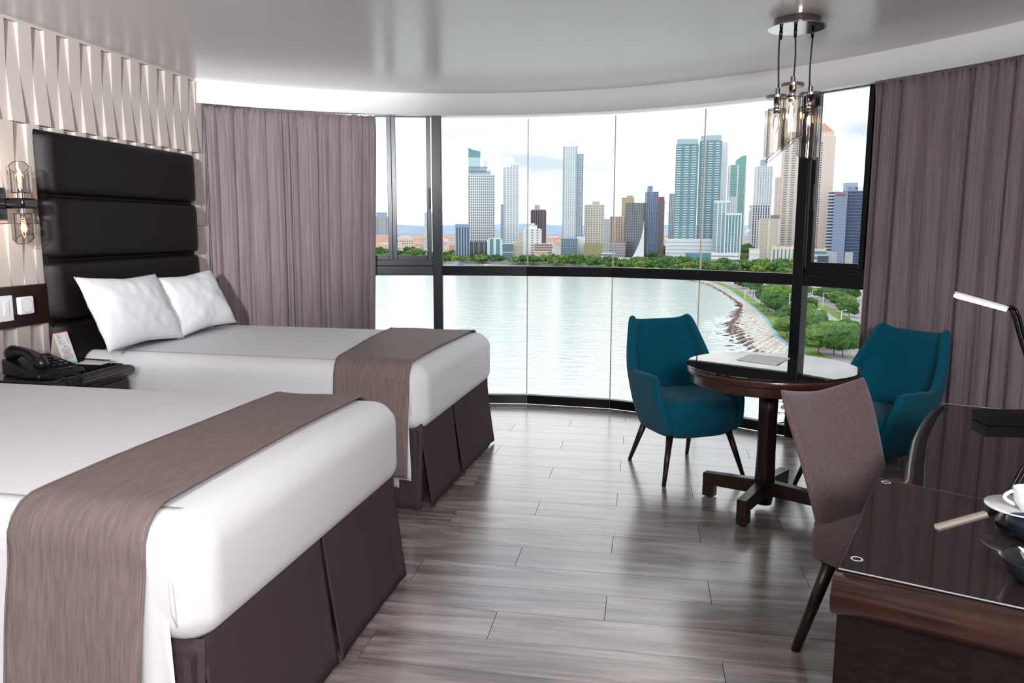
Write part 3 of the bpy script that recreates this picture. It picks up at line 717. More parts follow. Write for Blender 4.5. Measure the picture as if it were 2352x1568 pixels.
for k in range(11): pr.add(on_card(.78, .86, .925-k*.030, .938-k*.030), [(0, 1, 2, 3)])
for k in range(12):
    if k in (4, 5): continue
    wv = rr.uniform(.22, .40); pr.add(on_card(.5-wv, .5+wv, .475-k*.030, .486-k*.030), [(0, 1, 2, 3)])
pr.add(on_card(.36, .40, .05, .10), [(0, 1, 2, 3)]); pr.build('grey_print', 'print_grey', tcv, world=True, kind='stuff')
MB().add(on_card(.38, .66, .535, .560), [(0, 1, 2, 3)]).build('red_bar', 'print_red', tcv, world=True)
MB().add(on_card(0, 1, .975, 1), [(0, 1, 2, 3)]).build('red_header', 'print_red', tcv, world=True)
MB().add(on_card(.975, 1, .72, .974), [(0, 1, 2, 3)]).build('red_edge', 'print_red', tcv, world=True)
pr = MB()
for k in (4, 5): pr.add(on_card(.24, .76, .475-k*.030, .488-k*.030), [(0, 1, 2, 3)])
pr.build('red_print', 'print_red', tcv, world=True, kind='stuff')
pr = MB(); pr.add(on_card(0, 1, 0, .03), [(0, 1, 2, 3)]); pr.add(on_card(.98, 1, 0, .3), [(0, 1, 2, 3)]); pr.add(on_card(.44, .8, .055, .075), [(0, 1, 2, 3)]); pr.build('cyan_print', 'print_cyan', tcv, world=True, kind='stuff')
# note sheet and pen
npl = [gz(178, 834, NZ+.002), gz(201, 825, NZ+.002), gz(257, 829, NZ+.002), gz(232, 836, NZ+.002)]
tag(MB().prism([(p.x, p.y) for p in npl], NZ+.0005, NZ+.0025).build('note_sheet', 'paper'), 'small white note sheet lying beside the tent card', 'paper')
pa, pb = gz(188, 823.5, NZ+.006), gz(257, 828, NZ+.006)
pn = thing('pen', 'black pen lying at the edge of the nightstand glass', 'pen', tuple(pa))
MB().tube([pa, pa.lerp(pb, .3), pa.lerp(pb, .92)], [.003, .0042, .0042], 10).build('barrel', 'black_plastic', pn, smooth=True, world=True)
MB().tube([pa.lerp(pb, .92), pb], .0048, 10).build('end_cap', 'chrome', pn, smooth=True, world=True)

# ------------------------------------------------------------------ round table
TX, TY = .750, -.085
tb = thing('round_table', 'round dark wood pedestal table with a glossy glass top', 'table', (TX, TY, 0))
MB().lathe([(0, .742), (.412, .742), (.4145, .7445), (.414, .750), (0, .750)], 96, Matrix.Translation((TX, TY, 0))).build('glass_top', 'table_glass', tb, smooth=False, world=True)
MB().lathe([(.36, .742), (.408, .741), (.412, .734), (.412, .712), (.408, .706), (.396, .704), (.393, .700), (.393, .664), (.386, .656), (0, .656)], 96, Matrix.Translation((TX, TY, 0)))  .build('apron', 'table_rim', tb, smooth=True, world=True)
MB().lathe([(0, .025), (.040, .025), (.052, .10), (.046, .30), (.046, .5), (.050, .662), (0, .662)], 40, Matrix.Translation((TX, TY, 0))).build('column', 'table_wood', tb, smooth=True, world=True)
for k in range(4):
    an = math.radians(153)+k*PI/2; mx = Matrix.Translation((TX, TY, 0)) @ Matrix.Rotation(an, 4, 'Z')
    q = MB()
    q.add([(.03, -.026, .075), (.03, .026, .075), (.03, .026, .150), (.03, -.026, .150), (.325, -.026, .068), (.325, .026, .068), (.325, .026, .132), (.325, -.026, .132)], [(0, 1, 2, 3), (4, 7, 6, 5), (0, 4, 5, 1), (3, 2, 6, 7), (0, 3, 7, 4), (1, 5, 6, 2)], mx)
    q.box(.262, .325, -.0262, .0262, .006, .0685, mx)
    lg = q.build('leg', 'table_wood', tb, bevel=.004, world=True)
    MB().lathe([(0, 0), (.015, 0), (.015, .008), (0, .008)], 16, mx @ Matrix.Translation((.295, 0, 0))).build('glide', 'black_plastic', lg, world=True)
NB = [gz(1691, 825, .752), gz(1726, 813, .752), gz(1815, 823, .752), gz(1783, 838, .752)]
lf = thing('leaflet', 'white folded leaflet lying on the round glass table', 'leaflet', tuple((NB[0]+NB[2])/2))
MB().prism([(p.x, p.y) for p in NB], .7505, .7525).build('cover', 'paper', lf, world=True)
cB = (NB[0]+NB[2])/2
def rot2(p, a, s=1): d = p-cB; return (cB.x+(d.x*math.cos(a)-d.y*math.sin(a))*s, cB.y+(d.x*math.sin(a)+d.y*math.cos(a))*s)
MB().prism([rot2(p, .05, .97) for p in NB], .7527, .7545).build('sheet', 'paper', lf, world=True)

# ------------------------------------------------------------------ teal armchairs
def armchair(label, loc, f):
    root = thing('armchair', label, 'chair', (loc[0], loc[1], 0), math.atan2(f[1], f[0])-PI/2, 'teal armchairs at the round table')
    def ip(z, pts):
        for (z0, a), (z1, b) in zip(pts, pts[1:]):
            if z <= z1: t = max(0, (z-z0)/(z1-z0)); return a+(b-a)*t
        return pts[-1][1]
    HX = [(.26, .222), (.33, .262), (.45, .285), (.60, .300), (.72, .285), (.92, .238)]
    YBK = [(.26, -.195), (.33, -.235), (.45, -.265), (.60, -.300), (.92, -.385)]
    YF = [(.26, .235), (.33, .262), (.45, .235), (.61, .175), (.92, .10)]
    def topz(th):
        d = abs(math.degrees(th))
        if d < 47: return .868+.038*(d/47)**2.2
        if d < 54: return .906-.012*((d-47)/7)
        if d < 71: t = (d-54)/17; return .894-(.894-.60)*(t**1.0)
        return .600+.010*(d-71)/19
    def pt(th, z):
        s, c = math.sin(abs(th)), math.cos(th); x = ip(z, HX)*(s**.46)*(1 if th > 0 else -1); y = ip(z, YBK)+(ip(z, YF)-ip(z, YBK))*(1-max(c, 0)**.42)
        return x, y
    degs = [-90, -89, -86, -82, -78, -74, -70, -66, -62, -58, -54, -50, -47, -43, -38, -32, -26, -20, -14, -8, -3]
    degs = degs+[-d for d in reversed(degs)]
    q = MB(); nv = 13; ths = [math.radians(d) for d in degs]; nu = len(ths); V = []
    for j in range(nv):
        v = j/(nv-1)
        for th in ths:
            z = .262+(topz(th)-.262)*v; x, y = pt(th, z); V.append((x, y, z))
    fs = [(j*nu+i, j*nu+i+1, (j+1)*nu+i+1, (j+1)*nu+i) for j in range(nv-1) for i in range(nu-1)]
    q.add(V, fs); o = q.build('shell', 'teal_fabric', root, smooth=True, solid=.046, off=-1, sub=2)
    b = bmesh.new(); b.from_mesh(o.data); bmesh.ops.recalc_face_normals(b, faces=b.faces)
    # shell normals must point outwards
    f0 = max(b.faces, key=lambda f_: -f_.calc_center_median().y)
    if f0.normal.y > 0: bmesh.ops.reverse_faces(b, faces=b.faces)
    b.to_mesh(o.data); b.free()
    # seat cushion
    q = MB(); N = 40
    def rim(t, s, off):
        a = 2*PI*t; c_, s_ = math.cos(a), math.sin(a)
        x = (abs(c_)**.55)*(1 if c_ > 0 else -1)*(.245*s+off); y = .03+(abs(s_)**.6)*(1 if s_ > 0 else -1)*(.238*s+off); return x, y
    lv = [(0.0, .255, 0), (.6, .256, 0), (.86, .262, 0), (.97, .285, 0), (1.0, .33, .008), (1.0, .38, .012), (1.0, .42, .010), (.97, .452, .004), (.86, .470, 0), (.6, .482, 0), (0.0, .487, 0)]
    q.grid(N, len(lv), lambda u, v: Vector((*rim(u, lv[round(v*(len(lv)-1))][0], lv[round(v*(len(lv)-1))][2]), lv[round(v*(len(lv)-1))][1]-(.012*(1 if lv[round(v*(len(lv)-1))][1] < .3 else 0)))), closeu=True)
    q.build('seat', 'teal_fabric', root, smooth=True, sub=1)
    for sx_ in (-1, 1):
        for (tx, ty, fx, fy) in ((.19, .19, .262, .262), (.16, -.15, .205, -.262)):
            mb_ = MB().tube([(sx_*tx, ty, .28), (sx_*fx, fy, .0)], [.021, .0115], 16)
            mb_.build('leg', 'leg_wood', root, smooth=True)
    return root
armchair('teal armchair in front of the window, left of the round table', (.356, .518), (.476, -.879))
armchair('teal armchair against the right curtain, behind the brown chair', (1.345, .275), (-.796, -.606))

# ------------------------------------------------------------------ brown chair
fB = Vector((.652, -.757, 0)).normalized(); wB = Vector((.757, .652, 0))
orig = Vector((.690, -1.530, 0))+wB*.215
bc = thing('dining_chair', 'brown tweed high-backed chair pushed up to the desk', 'chair', (orig.x, orig.y, 0), math.atan2(fB.y, fB.x)-PI/2)
# local: +y forward, x: right; near side is local -x? resolved by rotation
def back(side):
    def fn(u, v):
        a = u*2-1; z = .40+v*(.885-.40-.022*(1-a*a)+.012*abs(a)); k = (z-.40)/.48
        hw = .195+.045*k-.010*max(0, k-.85)*6
        y = -.005-.150*k-.045*k*k+.030*a*a*(.3+k)+side*.5*.062*(1-.28*k)*max(0, 1-abs(a)**6)**.5*(max(0, 1-abs(2*v-1)**10)**.5)
        return Vector((a*hw, y, z))
    return fn
q = MB(); q.grid(30, 26, back(1)); q.grid(30, 26, back(-1))
o = q.build('backrest', 'tweed', bc, smooth=True, sub=1)
b = bmesh.new(); b.from_mesh(o.data); bmesh.ops.remove_doubles(b, verts=b.verts, dist=.002); bmesh.ops.recalc_face_normals(b, faces=b.faces); b.to_mesh(o.data); b.free()
MB().box(-.215, .215, -.035, .43, .335, .465).build('seat', 'tweed', bc, bevel=.035, seg=4, smooth=True)
for sx_ in (-1, 1):
    MB().tube([(sx_*.165, .36, .345), (sx_*.185, .40, 0)], [.021, .015], 16).build('leg', 'leg_wood', bc, smooth=True)
    MB().tube([(sx_*.175, .03, .345), (sx_*.215, -.055, 0)], [.023, .016], 16).build('leg', 'leg_wood', bc, smooth=True)

# ------------------------------------------------------------------ desk in two parts
D1 = .76
A = gz(1926, 1303, D1); B = gz(2017, 1097, D1); Cc = gz(2352, 1165, D1); Dd = gz(2352, 1395, D1)
nd = (Dd-A).normalized(); fd = (Cc-B).normalized()
def at_x(p, d, x): t = (x-p.x)/d.x; return p+d*t
XE = XR-.02
A2 = at_x(A, nd, XE); B2 = at_x(B, fd, XE)
dk = thing('credenza', 'dark wood credenza with glass top at the lower right corner', 'cabinet', (A.x, A.y, 0))
ins = .012
pol = [(A.x, A.y), (A2.x, A2.y), (B2.x, B2.y), (B.x, B.y)]
MB().prism(pol, D1-.006, D1).build('glass_top', 'desk_glass', dk, bevel=.001, world=True)
no = Vector((nd.y, -nd.x, 0))         # outward from the near edge (towards the camera)
if no.y > 0: no = -no
lo = Vector((-nd.x, -nd.y, 0))
def P2(p, a, b): v = p+lo*a+no*b; return (v.x, v.y)
MB().prism([P2(A, .006, .004), P2(A2, 0, .004), (B2.x, B2.y), P2(B, .006, -.004)], D1-.060, D1-.0065).build('top_board', 'desk_wood', dk, bevel=.003, world=True)
# rounded front moulding
arcp = [(math.sin(t)*.042, -.050+math.cos(t)*.043) for t in [i*PI/14 for i in range(13)]]+[(0, -.094)]
V = []; 
for base in (A+lo*.006, A2):
    for (dx, dz) in arcp+[(0, -.0068)]:
        p = base+no*(.002+dx); V.append((p.x, p.y, D1-.0065+dz+.007))
nn_ = len(arcp)+1
MB().add(V, [(i, (i+1) % nn_, nn_+(i+1) % nn_, nn_+i) for i in range(nn_)]+[tuple(range(nn_)), tuple(range(nn_, 2*nn_))]).build('front_moulding', 'brown_wood', dk, smooth=False, world=True)
for p in bpy.data.objects['front_moulding'].data.polygons: p.use_smooth = len(p.vertices) == 4
MB().prism([P2(A, -.004, .012), P2(A2, 0, .012), (B2.x, B2.y), P2(B, -.004, -.006)], .0, D1-.061).build('carcass', 'desk_wood', dk, bevel=.003, world=True)
for px, py in ((2035, 1107), (1968, 1283)):
    p = gz(px, py, D1); MB().lathe([(.0085, 0), (.0095, .0006), (.0115, .0006), (.0122, 0)], 28, Matrix.Translation((p.x, p.y, D1)), cap=False).build('glass_pad', 'b_grey', dk, world=True)
MB().tube([A+Vector((0, 0, -.002)), A2+Vector((0, 0, -.002))], .0016, 6).build('glass_edge', 'glass_edge', dk, smooth=True, world=True)
MB().tube([B+Vector((0, 0, -.002)), B2+Vector((0, 0, -.002))], .0022, 6).build('glass_edge', 'glass_edge', dk, smooth=True, world=True)
# second part: bowed desk
D2 = .735
rimp = [gz(x, y, D2) for x, y in ((2165, 926), (2150, 938), (2134, 957), (2121, 980), (2111, 1003), (2104, 1035), (2099, 1062), (2096, 1092))]
d2 = thing('desk', 'dark bow-fronted writing desk with glass top carrying the lamp', 'desk', tuple(rimp[4].xy)+(0,))
E1 = gz(2331, 942.6, D2); be = (E1-gz(2167, 926, D2)).normalized(); BE = at_x(rimp[0], be, XE-.25)
rl_ = list(reversed(rimp)); ext = rimp[-1]+(rimp[-1]-rimp[-2]).normalized()*.05
# keep clear of the credenza: its far edge line B->B2
def far_y(x, m=.006): return B.y+fd.y*(x-B.x)/fd.x+m
ed_ = (rimp[-1]-rimp[-3]).normalized(); k_ = fd.y/fd.x; r0_ = rimp[-1]
t_ = (B.y+.006+k_*(r0_.x-B.x)-r0_.y)/(ed_.y-k_*ed_.x); start = Vector((r0_.x+ed_.x*t_, r0_.y+ed_.y*t_, 0))
outl = [start]+rl_+[BE, Vector((BE.x, far_y(BE.x), 0))]
MB().prism([(p.x, p.y) for p in outl], D2-.042, D2-.0065).build('top_board', 'desk_wood', d2, bevel=.002, world=True)
MB().tube([Vector((p.x-.004, p.y, D2-.026)) for p in [start]+rl_], .019, 14).build('edge_moulding', 'brown_wood', d2, smooth=True, world=True)
gl = [Vector((p.x+.028, p.y-.004, 0)) for p in rl_[:-1]]+[rl_[-1]]
MB().prism([(p.x, p.y) for p in [Vector((start.x+.028, far_y(start.x+.028), 0))]+gl+[BE, Vector((BE.x, far_y(BE.x), 0))]], D2-.006, D2).build('glass_top', 'desk_glass', d2, bevel=.001, world=True)
ins_ = [Vector((p.x+.012, p.y-.006, 0)) for p in rl_]
MB().prism([(p.x, p.y) for p in [Vector((start.x+.012, far_y(start.x+.012, .02), 0))]+ins_+[Vector((ins_[-1].x+.42, ins_[-1].y-.16, 0)), Vector((start.x+.5, far_y(start.x+.5, .02), 0))]], D2-.135, D2-.043).build('drawer', 'desk_wood', d2, bevel=.002, world=True)
kx, ky = ins_[4].x, ins_[4].y; kz = .670
kd = Vector((-.93, .36, 0)).normalized()
kq = MB().tube([Vector((kx, ky, kz))+kd*(-.01), Vector((kx, ky, kz))+kd*.034], .0035, 10)
kq.tube([Vector((kx, ky, kz-.014))+kd*.036, Vector((kx, ky, kz+.014))+kd*.036], .0045, 10).build('knob', 'chrome', d2, smooth=True, world=True)
MB().prism([(BE.x-.03, BE.y-.02), (BE.x-.03, far_y(BE.x-.03, .02)), (BE.x-.42, far_y(BE.x-.42, .02)), (BE.x-.42, BE.y+.10)], 0, D2-.043).build('pedestal', 'desk_wood', d2, bevel=.002, world=True)
lgp = rimp[1]+Vector((.09, -.07, 0)); MB().tube([(lgp.x, lgp.y, 0), (lgp.x, lgp.y, D2-.042)], .022, 16).build('leg', 'desk_wood', d2, smooth=True, world=True)
MB().tube([rimp[0]+Vector((0, 0, -.001)), E1+be*.02+Vector((0, 0, -.001))], .0020, 6).build('glass_edge', 'glass_edge', d2, smooth=True, world=True)
# desk lamp
l0 = gz(2229, 971, D2); l1 = gz(2264, 987, D2); l1 = gz(2266, 978, D2); l0 = gz(2232, 962, D2)
ux_ = (gz(2352, 980, D2)-l1).normalized()
lp = thing('desk_lamp', 'slim black desk lamp with a glowing bar head on the desk', 'lamp', tuple(l1))
bw = (l0-l1)
basep = [l1, l1+ux_*.20, l1+ux_*.20+bw, l0]
MB().prism([(p.x, p.y) for p in basep], D2+.0005, D2+.040).build('base', 'matt_black', lp, bevel=.002, world=True)
dd = (l1-CAM); dep = dd.dot(fwd)+.03
def atdep(px, py, dp): return CAM+ray(px, py)*dp
hA, hB = atdep(2197, 673, dep-.02), atdep(2311, 706, dep)
ang = (hB-hA).normalized(); wd = Vector((-.30, -.95, 0)).normalized(); wd = (wd-ang*wd.dot(ang)).normalized()
un = ang.cross(wd).normalized(); un = un if un.z > 0 else -un
def bar(p, q, w0, w1, h, k=0): return [p-wd*w0, q-wd*w1, q+wd*w1, p+wd*w0, p-wd*w0+un*h, q-wd*w1+un*h, q+wd*w1+un*h, p+wd*w0+un*h]
MB().add(bar(hA-un*.017, hB-un*.014, .012, .012, .0145), FB).build('light_bar', 'lamp_diffuser', lp, bevel=.003, world=True)
MB().add(bar(hA-un*.002, hB-un*.0005, .014, .014, .007), FB).build('head_shell', 'white_plastic', lp, bevel=.002, world=True)
arm = [hB+ang*(-.004)]+[atdep(x, y, dep+.01) for x, y in ((2318, 704), (2328, 711), (2336, 730), (2345, 765), (2356, 800), (2372, 850), (2392, 905))]+[l1+ux_*.165+bw*.5+Vector((0, 0, .032))]
for off_ in (-.0075, .0075):
    MB().tube([p+Vector((off_*1.1, 0, 0)) for p in arm], .0062, 10).build('arm', 'gunmetal', lp, smooth=True, world=True)
# coffee things on the credenza
def bowl(root, cx, cy, r, h, name='bowl'):
    return MB().lathe([(0, .002), (r*.55, .002), (r*.80, h*.35), (r, h*.92), (r*.985, h), (r*.92, h*.93), (r*.72, h*.38), (r*.5, .010), (0, .010)], 40, Matrix.Translation((cx, cy, D1))).build(name, 'blue_black', root, smooth=True, world=True)
b1c = gz(2372, 1222, D1+.02); b2c = gz(2385, 1318, D1+.02)
cr = thing('ceramic_dish', 'small black ceramic dish beside the white saucer', 'dish', (b1c.x, b1c.y, D1)); bowl(cr, b1c.x, b1c.y, .052, .045)
c2 = thing('ceramic_dish', 'larger black ceramic dish holding white sachets at the credenza edge', 'dish', (b2c.x, b2c.y, D1)); bowl(c2, b2c.x, b2c.y, .062, .05)
for k in range(2):
    tag(MB().box(-.035, .035, -.022, .022, 0, .003).build('sugar_sachet', 'paper', bevel=.001), ('lower white paper sachet lying in the larger black dish', 'upper white paper sachet lying in the larger black dish')[k], 'sachet')
    o = bpy.data.objects[[x.name for x in bpy.data.objects if x.name.startswith('sugar_sachet')][-1]]
    o.location = (b2c.x+.004-.005*k, b2c.y+.004, D1+.030+.012*k); o.rotation_euler = (.25+.1*k, .5, k*.35)
s0 = gz(2352, 1168, .80); sr = .078
sa = thing('saucer', 'white china saucer at the right edge of the credenza', 'saucer', (s0.x, s0.y, D1))
MB().lathe([(0, .79), (.035, .79), (sr, .803), (sr, .806), (.04, .795), (0, .795)], 56, Matrix.Translation((s0.x, s0.y, 0))).build('dish', 'white_china', sa, smooth=True, world=True)
MB().lathe([(0, D1), (.055, D1), (.052, D1+.012), (.036, D1+.030), (0, D1+.031)], 32, Matrix.Translation((s0.x, s0.y, 0))).build('stand', 'blue_black', sa, smooth=True, world=True)
cu = thing('coffee_cup', 'white china cup with handle on the saucer', 'cup', (s0.x+.012, s0.y-.004, .7955))
MB().lathe([(0, 0), (.020, 0), (.022, .005), (.034, .022), (.038, .052), (.036, .052), (.031, .024), (.018, .008), (0, .008)], 40).build('cup_body', 'white_china', cu, smooth=True)
hp = [Vector((-.030-.022*math.sin(PI*t), .010, .012+.034*t)) for t in [i/10 for i in range(11)]]
MB().tube(hp, .0042, 10).build('handle', 'white_china', cu, smooth=True)
# ================================================================== outside: bay, shore, city
GL = -48.6; LAND = -46.6
def shore_pts(L, z): return [gz(x, y, z) for x, y in L]
shore = [(-900, 590), (300, 594), (700, 598), (1000, 602), (1200, 608), (1400, 617), (1500, 629), (1560, 639), (1590, 645), (1630, 655), (1665, 674), (1690, 692), (1703, 706), (1690, 722), (1672, 742), (1672, 765), (1695, 785), (1735, 812), (1775, 850), (1800, 905), (1808, 990)]
SH = shore_pts(shore, GL)
SH = [Vector(p) for p in SH]
struct_w = MB().box(-6000, 3000, 2.6, 9000, -.3, 0)
o = tag(struct_w.build('sea', 'water'), 'pale grey-green sea water of the bay below the window', 'water', kind='stuff'); o.location = (0, 60, GL)
far = [(p.x, p.y) for p in SH]
BLp = [(q_.x, q_.y) for q_ in [gz(x, y, LAND+.6) for x, y in ((1610, 642), (1640, 650), (1668, 662), (1692, 678), (1715, 695), (1738, 712), (1757, 730), (1768, 747), (1780, 764), (1792, 778), (1806, 790), (1822, 800), (1850, 818), (1880, 845), (1900, 880))]]
landpoly = [(BLp[-1][0], 120)]+[(3500, 120), (6000, 9000), (-9000, 9000), (-9000, far[0][1])]+far[:7]+BLp
MBl = MB(); nL = len(landpoly)
me = MBl.prism(landpoly, GL-.5, LAND).build('land', 'pavement'); tag(me, 'paved city ground behind the shore', 'ground', kind='structure')
b = bmesh.new(); b.from_mesh(me.data); bmesh.ops.triangulate(b, faces=b.faces); b.to_mesh(me.data); b.free()
# sea wall of the far shore
q = MB(); W_ = SH[1:9]
for a, c in zip(W_, W_[1:]):
    q.add([(a.x, a.y-5, GL-.4), (c.x, c.y-5, GL-.4), (c.x, c.y+3, GL-.4), (a.x, a.y+3, GL-.4), (a.x, a.y-1, LAND+1.2), (c.x, c.y-1, LAND+1.2), (c.x, c.y+3, LAND+1.2), (a.x, a.y+3, LAND+1.2)], FB)
tag(q.build('stone_quay', 'sea_wall'), 'long grey stone quay along the far shore under the trees', 'sea wall')
# near beach and promenade
blue = [(1585, 638), (1610, 642), (1640, 650), (1668, 662), (1692, 678), (1715, 695), (1738, 712), (1757, 730), (1768, 747), (1780, 764), (1792, 778), (1806, 790), (1822, 800), (1850, 818), (1880, 845), (1900, 880)]
BL = shore_pts(blue, LAND+.6)
edge = [SH[i] for i in range(7, len(SH))]
def resample(P, n):
    P = [Vector(p) for p in P]; L = [0]
    for a, c in zip(P, P[1:]): L.append(L[-1]+(c-a).length)
    out = []
    for k in range(n):
        s = L[-1]*k/(n-1); i = 0
        while i < len(L)-2 and L[i+1] < s: i += 1
        out.append(P[i].lerp(P[i+1], (s-L[i])/(L[i+1]-L[i])))
    return out
eR, bR = resample(edge, 70), resample(BL, 70)
def bf(u, v):
    i = min(69, int(round(u*69))); p = eR[i].lerp(bR[i], v); h = noise.noise(Vector((p.x*.15, p.y*.15, 0)))*.7
    return Vector((p.x, p.y, GL-.25+(LAND+.5-GL)*v**.8+h*.8*math.sin(PI*v)))
tag(MB().grid(70, 26, bf).build('beach', 'beach_rock', smooth=False), 'pale stony beach between the water and the blue promenade edge', 'beach', kind='structure')
# boulders: too many to count
q = MB(); rr = random.Random(5)
def rock(q, p, s):
    v = []; ico = [(0, 0, 1), (.9, 0, .3), (.28, .85, .3), (-.72, .53, .3), (-.72, -.53, .3), (.28, -.85, .3), (.72, .53, -.5), (-.28, .85, -.5), (-.9, 0, -.5), (-.28, -.85, -.5), (.72, -.53, -.5)]
    v = [(p[0]+a*s*rr.uniform(.7, 1.3), p[1]+b_*s*rr.uniform(.7, 1.3), p[2]+c*s*rr.uniform(.5, .9)) for a, b_, c in ico]
    f = [(0, 1, 2), (0, 2, 3), (0, 3, 4), (0, 4, 5), (0, 5, 1), (1, 6, 2), (2, 7, 3), (3, 8, 4), (4, 9, 5), (5, 10, 1), (2, 6, 7), (3, 7, 8), (4, 8, 9), (5, 9, 10), (1, 10, 6)]
    q.add(v, f)
for k in range(3800):
    u = rr.random(); v = rr.random()
    p = bf(u, v); rock(q, p, rr.uniform(.35, .95))
tag(q.build('shore_boulders', 'pale_rock'), 'pale boulders strewn over the stony beach', 'rocks', kind='stuff')
q = MB()
for k in range(900):
    u = rr.random()**1.0
    p = bf(u, 0); 
    if u < .45: j = rr.gauss(.02, .03)
    else: j = rr.gauss(.16, .10)
    i = min(69, int(u*69)); p = eR[i].lerp(bR[i], j); rock(q, (p.x, p.y, GL+.3+1.2*max(0, j)), rr.uniform(.5, 1.3))
tag(q.build('dark_rocks', 'dark_rock'), 'band of dark wet rocks along the waterline', 'rocks', kind='stuff')
# surf, thin foam sheets hugging the waterline
q = MB()
for k in range(520):
    u = rr.uniform(.30, 1.0); i = min(69, int(u*69)); j = -abs(rr.gauss(0, .28)); p = eR[i].lerp(bR[i], j); s = rr.uniform(.5, 2.6); a0 = rr.uniform(-.3, .5)
    pl = []
    for m in range(9):
        t = 2*PI*m/9; r_ = s*rr.uniform(.6, 1.2); x_, y_ = r_*1.6*math.cos(t), r_*.5*math.sin(t)
        pl.append((p.x+x_*math.cos(a0)-y_*math.sin(a0), p.y+x_*math.sin(a0)+y_*math.cos(a0)))
    q.prism(pl, GL+.01, GL+.06)
tag(q.build('surf_foam', 'foam'), 'white surf foam breaking along the beach', 'foam', kind='stuff')
# promenade kerb, grass, path, road
def strip(P, w0, w1, z, h):
    q = MB(); V0 = []; V1 = []
    for i, p in enumerate(P):
        d = (P[min(i+1, len(P)-1)]-P[max(i-1, 0)]).normalized(); nn = Vector((-d.y, d.x, 0)); V0.append(p+nn*w0); V1.append(p+nn*w1)
    for i in range(len(P)-1):
        a, c, e, g = V0[i], V0[i+1], V1[i+1], V1[i]
        q.add([(a.x, a.y, z), (c.x, c.y, z), (e.x, e.y, z), (g.x, g.y, z), (a.x, a.y, z+h), (c.x, c.y, z+h), (e.x, e.y, z+h), (g.x, g.y, z+h)], FB)
    return q
sgn = 1 if (BL[5]-BL[3]).cross(Vector((1, 0, 0))).z > 0 else -1
tag(strip(BL, sgn*0, sgn*.9, LAND-.5, 1.3).build('promenade_kerb', 'promenade_blue'), 'light blue kerb line between the beach and the grass strip', 'kerb')
tag(strip(BL, sgn*.9, sgn*9, LAND-.4, .45).build('grass_verge', 'grass_strip'), 'narrow green grass verge beside the blue kerb', 'grass', kind='structure')
tag(strip(BL, sgn*9, sgn*15, LAND-.4, .5).build('promenade', 'pavement'), 'grey promenade path beside the grass verge', 'path', kind='structure')
rc = shore_pts([(1690, 646), (1750, 658), (1800, 674), (1845, 699), (1890, 722), (1940, 752), (1990, 790)], LAND+.1)
tag(strip(rc, -13, 13, LAND-.2, .32).build('road', 'asphalt'), 'wide pale road running past the shore trees', 'road', kind='structure')
rc2 = shore_pts([(1700, 640), (1760, 648), (1850, 655), (1960, 668)], LAND+.1)
tag(strip(rc2, -14, 14, LAND-.2, .30).build('road', 'asphalt'), 'far pale road crossing behind the shore trees', 'road', kind='structure')
gv = shore_pts([(1843, 682), (1880, 700), (1920, 722), (1960, 748)], LAND+.1)
tag(strip(gv, -3, 4, LAND-.2, .45).build('grass_verge', 'grass_strip'), 'green verge on the far side of the wide road', 'grass', kind='structure')

# hills on the horizon
q = MB()
def hill(u, v):
    x = -7000+12000*u; D = 9000; h = 70+38*noise.noise(Vector((u*7, 0, 1)))+22*noise.noise(Vector((u*19, 3, 1)))
    return Vector((x, D+v*900, LAND-5+(h+52)*math.sin(PI*min(1, v*.5+.0))*1.0 if v > 0 else LAND-5))
q.grid(160, 6, hill)
tag(q.build('hills', 'hill', smooth=True), 'low haze-blue hills on the horizon behind the city', 'hills', kind='structure')

